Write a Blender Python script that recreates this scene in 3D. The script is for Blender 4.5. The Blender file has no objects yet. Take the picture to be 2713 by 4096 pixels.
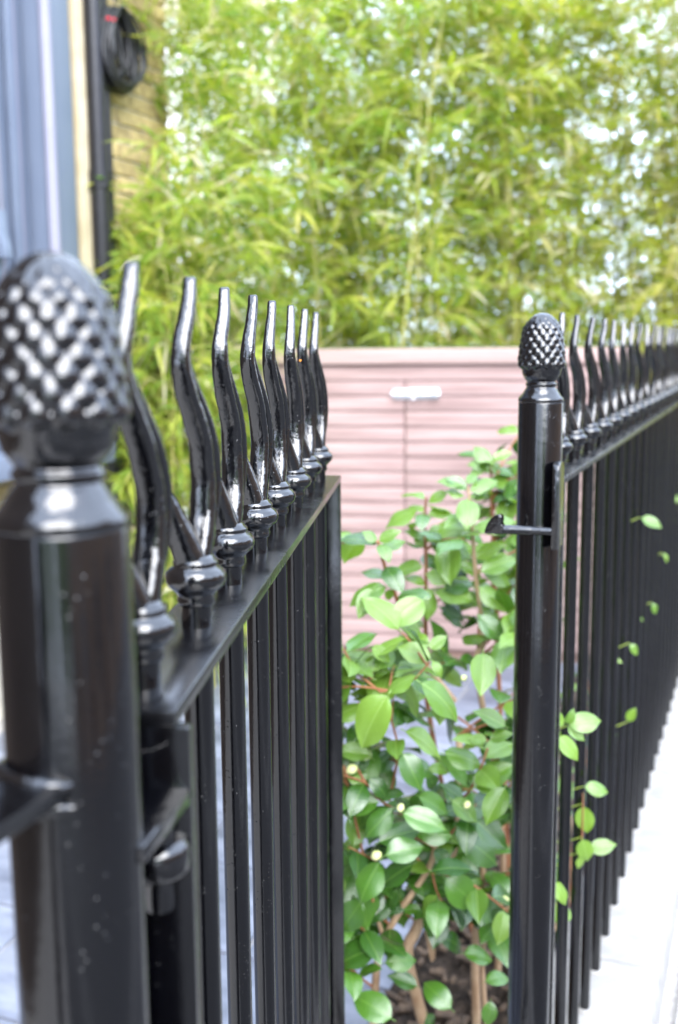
import bpy, bmesh, math, random
import numpy as np
from mathutils import Vector, Matrix, noise

# ------------------------------------------------------------------ camera, sky, sun, exposure
sc = bpy.context.scene
R = math.radians
FPX, W, H, CZ = 4325.0, 2713.0, 4096.0, 1.44
cd = bpy.data.cameras.new('camera'); cam = bpy.data.objects.new('camera', cd); sc.collection.objects.link(cam)
cd.sensor_fit = 'HORIZONTAL'; cd.sensor_width = 24.0; cd.lens = 24.0 * FPX / W
cd.clip_start = 0.02; cd.clip_end = 2000
cam.matrix_world = Matrix.Translation((0, 0, CZ)) @ Matrix.Rotation(R(90 - 8.8), 4, 'X') @ Matrix.Rotation(R(-0.45), 4, 'Z')
cd.dof.use_dof = True; cd.dof.focus_distance = 1.02; cd.dof.aperture_fstop = 4.9; cd.dof.aperture_blades = 0
sc.camera = cam
SUN_EL, SUN_AZ = 42.0, 168.0          # azimuth clockwise from +Y
w = bpy.data.worlds.new('World'); sc.world = w; w.use_nodes = True
nt = w.node_tree; bg = nt.nodes['Background']
sky = nt.nodes.new('ShaderNodeTexSky'); sky.sky_type = 'NISHITA'; sky.sun_disc = False
sky.sun_elevation = R(SUN_EL); sky.sun_rotation = R(SUN_AZ); sky.air_density = 1.0; sky.dust_density = 4.0; sky.ozone_density = 1.0
# thin bright cloud over the whole sky
tcw = nt.nodes.new('ShaderNodeTexCoord'); nzw = nt.nodes.new('ShaderNodeTexNoise'); nzw.inputs['Scale'].default_value = 2.2; nzw.inputs['Detail'].default_value = 6
mrw = nt.nodes.new('ShaderNodeMapRange'); mrw.inputs[1].default_value = .3; mrw.inputs[2].default_value = .7; mrw.inputs[3].default_value = .7; mrw.inputs[4].default_value = .95
mxw = nt.nodes.new('ShaderNodeMix'); mxw.data_type = 'RGBA'; mxw.inputs[7].default_value = (10.5, 12.4, 16.2, 1)
nt.links.new(tcw.outputs['Generated'], nzw.inputs['Vector']); nt.links.new(nzw.outputs[0], mrw.inputs[0]); nt.links.new(mrw.outputs[0], mxw.inputs[0]); nt.links.new(sky.outputs[0], mxw.inputs[6])
nt.links.new(mxw.outputs[2], bg.inputs[0]); bg.inputs[1].default_value = 0.15
sl = bpy.data.lights.new('sun', 'SUN'); sun = bpy.data.objects.new('sun', sl); sc.collection.objects.link(sun)
sl.energy = 2.8; sl.angle = R(54.0); sl.color = (1.0, 0.985, 0.97)
sd = Vector((math.sin(R(SUN_AZ)) * math.cos(R(SUN_EL)), math.cos(R(SUN_AZ)) * math.cos(R(SUN_EL)), math.sin(R(SUN_EL))))
sun.rotation_euler = sd.to_track_quat('Z', 'Y').to_euler()
sc.view_settings.view_transform = 'Standard'; sc.view_settings.look = 'None'
sc.view_settings.gamma = 1.0; sc.view_settings.exposure = 1.42
sc.cycles.use_denoising = True
sc.cycles.max_bounces = 8; sc.cycles.diffuse_bounces = 4; sc.cycles.glossy_bounces = 4; sc.cycles.transmission_bounces = 4
sc.cycles.sample_clamp_indirect = 8.0

# ------------------------------------------------------------------ helpers
random.seed(7); rng = np.random.default_rng(11)
COL = sc.collection
CM = cam.matrix_world.copy(); CP = CM.translation.copy()
def ray(px, py):
    d = CM.to_3x3() @ Vector(((px - W / 2) / FPX, -(py - H / 2) / FPX, -1.0)); return d
def at(px, py, Y):                       # a point of the place seen at photo pixel (px,py), Y metres ahead
    d = ray(px, py); return CP + d * (Y / d.y)
def tag(o, label=None, cat=None, group=None, kind=None):
    if label: o['label'] = label
    if cat: o['category'] = cat
    if group: o['group'] = group
    if kind: o['kind'] = kind
    return o
def empty(name, loc=(0, 0, 0), rz=0):
    o = bpy.data.objects.new(name, None); COL.objects.link(o); o.location = loc; o.rotation_euler = (0, 0, rz); o.empty_display_size = .05
    return o
def link(name, me, mat=None, parent=None, loc=None, rot=None):
    o = bpy.data.objects.new(name, me); COL.objects.link(o)
    if mat is not None and not me.materials: me.materials.append(mat)
    if parent is not None: o.parent = parent
    if loc is not None: o.location = loc
    if rot is not None: o.rotation_euler = rot
    return o
class MB:
    def __init__(s): s.v = []; s.f = []; s.uv = None
    def add(s, v, f):
        b = len(s.v); s.v += [tuple(p) for p in v]; s.f += [tuple(i + b for i in q) for q in f]; return s
    def box(s, x0, x1, y0, y1, z0, z1):
        v = [(x0,y0,z0),(x1,y0,z0),(x1,y1,z0),(x0,y1,z0),(x0,y0,z1),(x1,y0,z1),(x1,y1,z1),(x0,y1,z1)]
        return s.add(v, [(0,3,2,1),(4,5,6,7),(0,1,5,4),(1,2,6,5),(2,3,7,6),(3,0,4,7)])
    def tube(s, pts, rad, n=8, sx=1.0, sy=1.0, caps=True, sq=1.0):
        pts = [Vector(p) for p in pts]; v = []; f = []
        if not hasattr(rad, '__len__'): rad = [rad] * len(pts)
        up = None
        for i, p in enumerate(pts):
            t = (pts[min(i+1, len(pts)-1)] - pts[max(i-1, 0)]).normalized()
            if up is None:
                a = Vector((1, 0, 0)) if abs(t.x) < .9 else Vector((0, 1, 0))
                up = (a - t * a.dot(t)).normalized()
            else: up = (up - t * up.dot(t)).normalized()
            b = t.cross(up)
            for k in range(n):
                th = 2 * math.pi * k / n
                cc_, ss_ = math.cos(th), math.sin(th)
                if sq != 1.0: cc_ = math.copysign(abs(cc_) ** sq, cc_); ss_ = math.copysign(abs(ss_) ** sq, ss_)
                v.append(p + up * (cc_ * rad[i] * sx) + b * (ss_ * rad[i] * sy))
        for i in range(len(pts) - 1):
            for k in range(n):
                k2 = (k + 1) % n; f.append((i*n+k, i*n+k2, (i+1)*n+k2, (i+1)*n+k))
        if caps:
            f.append(tuple(range(n - 1, -1, -1))); f.append(tuple((len(pts)-1)*n + k for k in range(n)))
        return s.add(v, f)
    def lathe(s, prof, n=32, c=(0, 0, 0), fn=None):
        v = []; f = []
        for (r_, z_) in prof:
            for k in range(n):
                th = 2 * math.pi * k / n; rr = r_ + (fn(th, z_, r_) if fn else 0)
                v.append((c[0] + rr * math.cos(th), c[1] + rr * math.sin(th), c[2] + z_))
        m = len(prof)
        for i in range(m - 1):
            for k in range(n):
                k2 = (k + 1) % n; f.append((i*n+k, i*n+k2, (i+1)*n+k2, (i+1)*n+k))
        f.append(tuple(range(n - 1, -1, -1))); f.append(tuple((m-1)*n + k for k in range(n)))
        return s.add(v, f)
    def prism(s, poly, a, b, axis='y'):          # polygon in two axes, extruded along the third
        n = len(poly)
        def q(p, t): return {'y': (p[0], t, p[1]), 'x': (t, p[0], p[1]), 'z': (p[0], p[1], t)}[axis]
        v = [q(p, a) for p in poly] + [q(p, b) for p in poly]
        f = [tuple(range(n)), tuple(range(2*n-1, n-1, -1))] + [(i, n+i, n+(i+1) % n, (i+1) % n) for i in range(n)]
        return s.add(v, f)
    def mesh(s, name, smooth=False, bevel=0, seg=2, ang=None, fix=False):
        me = bpy.data.meshes.new(name); me.from_pydata(s.v, [], s.f); me.update()
        if bevel or fix:
            bm = bmesh.new(); bm.from_mesh(me)
            bmesh.ops.recalc_face_normals(bm, faces=bm.faces)
            if bevel:
                ed = [e for e in bm.edges if len(e.link_faces) == 2 and e.calc_face_angle(0) > .6]
                bmesh.ops.bevel(bm, geom=ed, offset=bevel, segments=seg, profile=.6, affect='EDGES', clamp_overlap=True)
            bm.to_mesh(me); bm.free()
        if smooth or bevel:
            me.polygons.foreach_set('use_smooth', [True] * len(me.polygons))
            me.set_sharp_from_angle(angle=R(ang if ang else 40))
        return me
    def build(s, name, mat, parent=None, **k):
        return link(name, s.mesh(name, **k), mat, parent)

# ------------------------------------------------------------------ materials
def mat(name): 
    m = bpy.data.materials.new(name); m.use_nodes = True
    return m, m.node_tree, m.node_tree.nodes['Principled BSDF']
def N(nt, t, **k):
    n = nt.nodes.new(t)
    for a, b in k.items():
        if a in n.inputs: n.inputs[a].default_value = b
        else: setattr(n, a, b)
    return n
def noisy(name, c1, c2, scale=8, rough=.6, bump=.2, bscale=None, spec=.5, coord='Object', stretch=(1,1,1), dist=.002, detail=6, rnd=0.0, metallic=0, c_pos=(.35,.65)):
    m, t, p = mat(name)
    tc = N(t, 'ShaderNodeTexCoord'); mp = N(t, 'ShaderNodeMapping'); mp.inputs['Scale'].default_value = stretch
    t.links.new(tc.outputs[coord], mp.inputs[0])
    oi = N(t, 'ShaderNodeObjectInfo')
    ad = N(t, 'ShaderNodeVectorMath', operation='MULTIPLY_ADD'); ad.inputs[1].default_value = (1, 1, 1)
    t.links.new(mp.outputs[0], ad.inputs[0])
    rv = N(t, 'ShaderNodeMath', operation='MULTIPLY'); rv.inputs[1].default_value = 37.0 if rnd else 0.0
    t.links.new(oi.outputs['Random'], rv.inputs[0]); t.links.new(rv.outputs[0], ad.inputs[2])
    n1 = N(t, 'ShaderNodeTexNoise', Scale=scale, Detail=detail); t.links.new(ad.outputs[0], n1.inputs['Vector'])
    rp = N(t, 'ShaderNodeValToRGB'); rp.color_ramp.elements[0].color = (*c1, 1); rp.color_ramp.elements[1].color = (*c2, 1)
    rp.color_ramp.elements[0].position = c_pos[0]; rp.color_ramp.elements[1].position = c_pos[1]
    t.links.new(n1.outputs[0], rp.inputs[0])
    out = rp.outputs[0]
    if name in ('concrete_paving', 'blue_grey_slate', 'white_render'):
        ng = N(t, 'ShaderNodeNewGeometry'); n6 = N(t, 'ShaderNodeTexNoise', Scale=4.5, Detail=8); n6.inputs['Roughness'].default_value = .7; t.links.new(ng.outputs['Position'], n6.inputs['Vector'])
        m6 = N(t, 'ShaderNodeMapRange'); m6.inputs[1].default_value = .42; m6.inputs[2].default_value = .72; m6.inputs[3].default_value = 1.0; m6.inputs[4].default_value = .62; t.links.new(n6.outputs[0], m6.inputs[0])
        x6 = N(t, 'ShaderNodeMix', data_type='RGBA', blend_type='MULTIPLY'); x6.inputs[0].default_value = 1.0; t.links.new(out, x6.inputs[6]); t.links.new(m6.outputs[0], x6.inputs[7]); out = x6.outputs[2]
    if rnd:
        hs = N(t, 'ShaderNodeHueSaturation'); mr = N(t, 'ShaderNodeMapRange'); mr.inputs[3].default_value = 1 - rnd; mr.inputs[4].default_value = 1 + rnd
        t.links.new(oi.outputs['Random'], mr.inputs[0]); t.links.new(mr.outputs[0], hs.inputs['Value']); t.links.new(out, hs.inputs['Color']); out = hs.outputs[0]
    t.links.new(out, p.inputs['Base Color'])
    p.inputs['Roughness'].default_value = rough; p.inputs['Specular IOR Level'].default_value = spec; p.inputs['Metallic'].default_value = metallic
    if bump:
        n2 = N(t, 'ShaderNodeTexNoise', Scale=bscale or scale * 4, Detail=5); t.links.new(ad.outputs[0], n2.inputs['Vector'])
        b = N(t, 'ShaderNodeBump', Strength=bump, Distance=dist); t.links.new(n2.outputs[0], b.inputs['Height']); t.links.new(b.outputs[0], p.inputs['Normal'])
    return m
def paint(name, rough, bump, s1, s2, spec=.75, base=(.0007, .0007, .0013)):
    m, t, p = mat(name)
    tc = N(t, 'ShaderNodeTexCoord'); g = N(t, 'ShaderNodeNewGeometry')
    n1 = N(t, 'ShaderNodeTexNoise', Scale=s1, Detail=3); t.links.new(g.outputs['Position'], n1.inputs['Vector'])
    n2 = N(t, 'ShaderNodeTexNoise', Scale=s2, Detail=4); t.links.new(g.outputs['Position'], n2.inputs['Vector'])
    b1 = N(t, 'ShaderNodeBump', Strength=bump, Distance=.002); t.links.new(n1.outputs[0], b1.inputs['Height'])
    b2 = N(t, 'ShaderNodeBump', Strength=bump * .8, Distance=.0006); t.links.new(n2.outputs[0], b2.inputs['Height']); t.links.new(b1.outputs[0], b2.inputs['Normal'])
    # a few grains of grit under the paint
    vo = N(t, 'ShaderNodeTexVoronoi', Scale=260); t.links.new(g.outputs['Position'], vo.inputs['Vector'])
    mr = N(t, 'ShaderNodeMapRange'); mr.inputs[1].default_value = .0; mr.inputs[2].default_value = .22; mr.inputs[3].default_value = 1; mr.inputs[4].default_value = 0
    t.links.new(vo.outputs['Distance'], mr.inputs[0])
    gt = N(t, 'ShaderNodeMath', operation='MULTIPLY'); n4 = N(t, 'ShaderNodeTexNoise', Scale=40); t.links.new(g.outputs['Position'], n4.inputs['Vector'])
    g2 = N(t, 'ShaderNodeMath', operation='GREATER_THAN'); g2.inputs[1].default_value = .58; t.links.new(n4.outputs[0], g2.inputs[0])
    t.links.new(mr.outputs[0], gt.inputs[0]); t.links.new(g2.outputs[0], gt.inputs[1])
    b3 = N(t, 'ShaderNodeBump', Strength=.5, Distance=.0008); t.links.new(gt.outputs[0], b3.inputs['Height']); t.links.new(b2.outputs[0], b3.inputs['Normal'])
    t.links.new(b3.outputs[0], p.inputs['Normal'])
    n3 = N(t, 'ShaderNodeTexNoise', Scale=22, Detail=6); t.links.new(g.outputs['Position'], n3.inputs['Vector'])
    rr = N(t, 'ShaderNodeMapRange'); rr.inputs[1].default_value = .3; rr.inputs[2].default_value = .7; rr.inputs[3].default_value = rough * .75; rr.inputs[4].default_value = rough * 1.35
    t.links.new(n3.outputs[0], rr.inputs[0]); t.links.new(rr.outputs[0], p.inputs['Roughness'])
    p.inputs['Base Color'].default_value = (*base, 1); p.inputs['Specular IOR Level'].default_value = spec
    p.inputs['Coat Weight'].default_value = .0
    return m
M = {}
M['tube'] = paint('gloss_black_tube', .13, .07, 90, 500)
M['cast'] = paint('gloss_black_cast', .085, .30, 120, 420, 1.0)
M['flat'] = paint('gloss_black_flat', .22, .10, 60, 350, 1.0)
M['rust'] = noisy('rust', (.55, .16, .02), (.8, .32, .04), 400, .8, .3)
M['cedar'] = noisy('cedar_board', (.27, .185, .172), (.385, .275, .258), 7, .75, .35, 60, .25, stretch=(.35, 6, 6), dist=.001, rnd=.07)
M['cedar_edge'] = noisy('cedar_fascia', (.33, .235, .215), (.41, .30, .275), 6, .7, .3, 60, .25, stretch=(.35, 6, 6), dist=.001)
M['shadow_cedar'] = noisy('shadow_toned_backing', (.20, .12, .095), (.26, .16, .13), 10, .85, .3)  # toned like cedar in shadow, shade put into the colour behind the slats
M['steel'] = noisy('galvanised_steel', (.75, .76, .78), (.85, .86, .88), 40, .3, .05, metallic=.9)
M['stone'] = noisy('pale_coping_stone', (.25, .245, .235), (.34, .33, .315), 14, .75, .35, 160, .3, rnd=.03)
M['slab'] = noisy('concrete_paving', (.20, .195, .19), (.34, .33, .32), 160, .85, .5, 300, .25, rnd=.08, detail=3)
M['slate'] = noisy('blue_grey_slate', (.12, .135, .175), (.23, .25, .305), 5, .45, .35, 25, .4, rnd=.12, stretch=(1, 2.5, 1), dist=.003)
M['mortar_bed'] = noisy('sandy_joint', (.30, .28, .26), (.42, .40, .37), 60, .95, .5)
M['soil'] = noisy('dark_bark_soil', (.012, .009, .007), (.05, .036, .026), 60, .95, .9, 120, .2, dist=.01)
M['chip'] = noisy('bark_chip', (.03, .02, .014), (.10, .065, .04), 40, .9, .5, rnd=.4)
M['asphalt'] = noisy('asphalt', (.04, .04, .042), (.07, .07, .07), 200, .9, .5)
M['brick'] = noisy('yellow_stock_brick', (.34, .26, .13), (.56, .44, .21), 30, .9, .6, 120, .2, rnd=.30, dist=.003)
M['mortar'] = noisy('lime_mortar', (.55, .51, .42), (.68, .64, .55), 50, .95, .5)
M['bluegrey'] = noisy('blue_grey_gloss_joinery', (.135, .165, .225), (.15, .18, .24), 5, .4, .08, 60)
M['bluepale'] = noisy('pale_lilac_joinery', (.22, .22, .28), (.24, .24, .30), 5, .45, .05, 60)
M['render'] = noisy('cream_render', (.55, .46, .30), (.66, .57, .40), 12, .85, .3, 80)
M['pipe'] = noisy('black_downpipe', (.014, .014, .018), (.02, .02, .026), 30, .35, .1)
M['cable'] = noisy('black_cable', (.012, .012, .014), (.022, .022, .024), 30, .4, .1)
M['red'] = noisy('red_tape', (.55, .02, .04), (.65, .03, .05), 30, .5, .1)
M['white_wall'] = noisy('white_render', (.74, .74, .74), (.82, .82, .81), 3, .85, .2, 60)
M['cream_band'] = noisy('cream_cornice', (.70, .60, .48), (.76, .66, .55), 3, .8, .2, 60)
M['terrace'] = noisy('brown_terrace_brick', (.32, .20, .125), (.50, .33, .21), 2.5, .9, .4, 30)
M['dimmed_brick'] = noisy('brick_dimmed_for_reflection', (.055, .042, .034), (.10, .075, .058), 2.5, .9, .4, 30)  # brick coloured extra dark so the posts' left sides reflect black
M['sash'] = noisy('white_sash_paint', (.72, .72, .70), (.8, .8, .78), 5, .5, .05)
def glass():
    m, t, p = mat('dark_window_glass'); p.inputs['Base Color'].default_value = (.02, .025, .03, 1); p.inputs['Roughness'].default_value = .05
    p.inputs['Specular IOR Level'].default_value = .8; return m
M['glass'] = glass()
def stem_mat(name, c1, c2):
    return noisy(name, c1, c2, 40, .65, .4, 200, .3, stretch=(1, 1, .3), dist=.001)
M['stem'] = stem_mat('tan_bark', (.30, .19, .11), (.46, .33, .21))
M['twig'] = stem_mat('red_brown_twig', (.20, .075, .03), (.34, .15, .07))
M['petiole'] = stem_mat('green_petiole', (.18, .24, .04), (.26, .34, .06))
def leaf_mat(name, ca, cb, rib, trans=.3, rough=.28, spec=.5):
    m, t, p = mat(name)
    uv = N(t, 'ShaderNodeUVMap'); sx = N(t, 'ShaderNodeSeparateXYZ'); t.links.new(uv.outputs[0], sx.inputs[0])
    oi = N(t, 'ShaderNodeObjectInfo')
    mx = N(t, 'ShaderNodeMix', data_type='RGBA'); mx.inputs[6].default_value = (*ca, 1); mx.inputs[7].default_value = (*cb, 1)
    nz = N(t, 'ShaderNodeTexNoise', Scale=35, Detail=3); tc = N(t, 'ShaderNodeTexCoord'); t.links.new(tc.outputs['Object'], nz.inputs['Vector'])
    sm = N(t, 'ShaderNodeMath', operation='MULTIPLY_ADD'); sm.inputs[1].default_value = .5; t.links.new(nz.outputs[0], sm.inputs[0])
    hm = N(t, 'ShaderNodeMapRange'); hm.inputs[3].default_value = -.25; hm.inputs[4].default_value = .75; t.links.new(oi.outputs['Random'], hm.inputs[0]); t.links.new(hm.outputs[0], sm.inputs[2])
    sm.use_clamp = True; t.links.new(sm.outputs[0], mx.inputs[0])
    # midrib and side veins, real pigment of the leaf
    ab = N(t, 'ShaderNodeMath', operation='ABSOLUTE'); t.links.new(sx.outputs[0], ab.inputs[0])
    r1 = N(t, 'ShaderNodeMapRange'); r1.inputs[1].default_value = .012; r1.inputs[2].default_value = .055; r1.inputs[3].default_value = .7; r1.inputs[4].default_value = 0; t.links.new(ab.outputs[0], r1.inputs[0])
    v1 = N(t, 'ShaderNodeMath', operation='MULTIPLY_ADD'); v1.inputs[1].default_value = -.32; t.links.new(ab.outputs[0], v1.inputs[0]); t.links.new(sx.outputs[1], v1.inputs[2])
    v2 = N(t, 'ShaderNodeMath', operation='MULTIPLY'); v2.inputs[1].default_value = 50; t.links.new(v1.outputs[0], v2.inputs[0])
    v3 = N(t, 'ShaderNodeMath', operation='SINE'); t.links.new(v2.outputs[0], v3.inputs[0])
    r2 = N(t, 'ShaderNodeMapRange'); r2.inputs[1].default_value = .86; r2.inputs[2].default_value = 1; r2.inputs[3].default_value = 0; r2.inputs[4].default_value = .10; t.links.new(v3.outputs[0], r2.inputs[0])
    mxx = N(t, 'ShaderNodeMath', operation='MAXIMUM'); t.links.new(r1.outputs[0], mxx.inputs[0]); t.links.new(r2.outputs[0], mxx.inputs[1])
    m2 = N(t, 'ShaderNodeMix', data_type='RGBA'); t.links.new(mxx.outputs[0], m2.inputs[0]); t.links.new(mx.outputs[2], m2.inputs[6]); m2.inputs[7].default_value = (*rib, 1)
    t.links.new(m2.outputs[2], p.inputs['Base Color'])
    bp = N(t, 'ShaderNodeBump', Strength=.35, Distance=.0015); bp.invert = True; t.links.new(mxx.outputs[0], bp.inputs['Height'])
    n5 = N(t, 'ShaderNodeTexNoise', Scale=70, Detail=2); t.links.new(tc.outputs['Object'], n5.inputs['Vector'])
    bq = N(t, 'ShaderNodeBump', Strength=.25, Distance=.002); t.links.new(n5.outputs[0], bq.inputs['Height']); t.links.new(bp.outputs[0], bq.inputs['Normal']); t.links.new(bq.outputs[0], p.inputs['Normal'])
    p.inputs['Roughness'].default_value = rough; p.inputs['Specular IOR Level'].default_value = spec
    tr = N(t, 'ShaderNodeBsdfTranslucent'); hs = N(t, 'ShaderNodeHueSaturation', Saturation=1.15, Value=1.5); hs.inputs['Hue'].default_value = .485
    t.links.new(m2.outputs[2], hs.inputs['Color']); t.links.new(hs.outputs[0], tr.inputs[0])
    ms = N(t, 'ShaderNodeMixShader'); ms.inputs[0].default_value = trans
    o = t.nodes['Material Output']; t.links.new(p.outputs[0], ms.inputs[1]); t.links.new(tr.outputs[0], ms.inputs[2]); t.links.new(ms.outputs[0], o.inputs[0])
    return m
M['leaf_dark'] = leaf_mat('mature_camellia_leaf', (.018, .070, .009), (.075, .190, .022), (.13, .26, .04), .16, .2, 1.0)
M['leaf_young'] = leaf_mat('young_camellia_leaf', (.10, .21, .028), (.19, .33, .05), (.27, .42, .10), .32, .22, .9)
def attr_leaf(name, stops, trans=.4, rough=.45):
    m, t, p = mat(name)
    a = N(t, 'ShaderNodeAttribute', attribute_name='tint'); rp = N(t, 'ShaderNodeValToRGB'); cr = rp.color_ramp
    while len(cr.elements) < len(stops): cr.elements.new(.5)
    for e, (ps, c) in zip(cr.elements, stops): e.position = ps; e.color = (*c, 1)
    t.links.new(a.outputs['Fac'], rp.inputs[0]); t.links.new(rp.outputs[0], p.inputs['Base Color'])
    p.inputs['Roughness'].default_value = rough; p.inputs['Specular IOR Level'].default_value = .4
    tr = N(t, 'ShaderNodeBsdfTranslucent'); hs = N(t, 'ShaderNodeHueSaturation', Saturation=1.1, Value=1.6); t.links.new(rp.outputs[0], hs.inputs['Color']); t.links.new(hs.outputs[0], tr.inputs[0])
    ms = N(t, 'ShaderNodeMixShader'); ms.inputs[0].default_value = trans; o = t.nodes['Material Output']
    t.links.new(p.outputs[0], ms.inputs[1]); t.links.new(tr.outputs[0], ms.inputs[2]); t.links.new(ms.outputs[0], o.inputs[0])
    return m
M['bamboo'] = attr_leaf('bamboo_leaf', [(0, (.09, .19, .03)), (.3, (.20, .30, .045)), (.6, (.35, .40, .06)), (.84, (.48, .46, .10)), (.9, (.48, .42, .24)), (1, (.62, .57, .42))], .5)
M['culm'] = noisy('yellow_bamboo_culm', (.26, .28, .06), (.42, .38, .12), 6, .45, .2, 60, rnd=.25)
M['sedum'] = attr_leaf('sedum_roof', [(0, (.06, .12, .03)), (.6, (.12, .19, .05)), (1, (.22, .22, .08))], .25)
M['bud'] = noisy('camellia_bud', (.38, .44, .13), (.60, .62, .30), 30, .5, .2)

# ------------------------------------------------------------------ frame of the place
AF = R(21.7); FD = Vector((math.sin(AF), math.cos(AF), 0)); FN = Vector((math.cos(AF), -math.sin(AF), 0))   # along the railing, out to the street
P0 = Vector((-.125, .481, 0)); P1 = Vector((.278, 1.488, 0))
COP = .09
def fpt(s, d=0, z=0): return P1 + FD * s + FN * d + Vector((0, 0, z))      # along / out from the right post
FROT = -AF

# ------------------------------------------------------------------ setting
g = MB(); g.add([(-600, -600, -.03), (600, -600, -.03), (600, 600, -.03), (-600, 600, -.03)], [(0, 1, 2, 3)])
tag(g.build('ground', M['mortar_bed']), kind='structure')
# road and far pavement, in the railing's own frame (x out to the street, y along)
def framed(name, mb, m, **k):
    o = mb.build(name, m, None, **k); o.location = P1; o.rotation_euler = (0, 0, FROT); return o
tag(framed('road', MB().box(2.35, 11.6, -40, 60, -.2, -.012), M['asphalt']), kind='structure')
tag(framed('kerb', MB().box(2.2, 2.35, -40, 60, -.2, .0), M['slab']), kind='structure')
pv = framed('pavement', MB().box(.17, 2.2, -40, 60, -.2, -.008), M['mortar_bed']); tag(pv, kind='structure')
bmv = {}
tag(framed('added_dark_footway', MB().box(.60, 2.19, -40, 60, -.15, .001), M['asphalt']), kind='structure')  # dark strip added so upright ironwork mirrors black ground
for i in range(1):
    for j in range(-4, 14):
        wx = .40; x0 = .185 + i * (wx + .01); y0 = j * .61 + (i % 2) * .3
        o = MB().box(0, wx, 0, .6, -.05, 0).mesh('paving_slab', bevel=.004) if not bmv else bmv['m']
        bmv['m'] = o
        link('paving_slab', o, M['slab'], pv, (x0, y0, random.uniform(-.002, .002)))
fp2 = framed('far_pavement', MB().box(11.6, 13.5, -40, 60, -.2, .0), M['slab']); tag(fp2, kind='structure')
# garden paving of slate
gp = framed('garden_paving', MB().box(-2.5, -.42, -1.2, 6.5, -.2, -.012), M['mortar_bed']); tag(gp, kind='structure')
y = -1.15; r_ = 0
while y < 6.3:
    hh = random.choice([.3, .4, .5]); x = -2.48 + random.uniform(0, .15)
    while x < -.46:
        ww = min(random.choice([.4, .5, .6, .75]), -.43 - x)
        if ww > .1:
            link('slate_slab', MB().box(0, ww - .012, 0, hh - .012, -.04, 0).mesh('slate_slab', bevel=.004), M['slate'], gp, (x, y, random.uniform(-.003, .003)))
        x += ww
    y += hh; r_ += 1
# soil bed between slate and coping
def soil_mesh():
    nx, ny = 26, 180; v = []; f = []
    for j in range(ny + 1):
        for i in range(nx + 1):
            x = -.43 + .34 * i / nx; yy = -.1 + 6.4 * j / ny
            v.append((x, yy, .0 + .03 * noise.noise((x * 14, yy * 14, 0)) + .02 * noise.noise((x * 45, yy * 45, 3)) + .02))
    for j in range(ny):
        for i in range(nx): a = j * (nx + 1) + i; f.append((a, a + 1, a + nx + 2, a + nx + 1))
    return MB().add(v, f)
tag(framed('soil_bed', soil_mesh(), M['soil'], smooth=True), kind='structure')
cb = MB()
for i in range(900):
    x = random.uniform(-.41, -.12); yy = random.uniform(.1, 4.2); s = random.uniform(.008, .022)
    c = Vector((x, yy, .04 + .03 * noise.noise((x * 14, yy * 14, 0)))); q = Matrix.Rotation(random.uniform(0, 6), 3, 'Z') @ Matrix.Rotation(random.uniform(-.6, .6), 3, 'X')
    b = MB().box(-s, s, -s * .45, s * .45, -.003, .003); cb.add([c + q @ Vector(p) for p in b.v], b.f)
tag(framed('bark_mulch', cb, M['chip']), 'dark bark chips scattered over the soil bed under the camellia', 'mulch', kind='stuff')
# coping stones under the railing
cope = empty('stone_coping', P1, FROT); tag(cope, 'low pale stone coping wall carrying the long black railing', 'coping')
prof = [(-.10, -.05), (.135, -.05), (.135, COP - .035), (.128, COP - .014), (.112, COP - .003), (.095, COP), (-.08, COP), (-.10, COP - .012)]
for i in range(9):
    y0 = -.13 + i * .92
    link('coping_stone', MB().prism(prof, 0, .914, 'y').mesh('coping_stone', smooth=True, fix=True, ang=35), M['stone'], cope, (0, y0, 0))
cope2 = empty('stone_coping', P0, FROT); tag(cope2, 'pale stone coping under the nearest gate post, running back beside the camera', 'coping')
for i in range(3):
    link('coping_stone', MB().prism(prof, 0, .914, 'y').mesh('coping_stone', smooth=True, fix=True, ang=35), M['stone'], cope2, (0, .13 - .92 * (i + 1), 0))
link('gate_threshold', MB().box(-.10, .13, .14, .95, -.05, .012).mesh('gate_threshold', bevel=.006), M['stone'], cope2)

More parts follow.
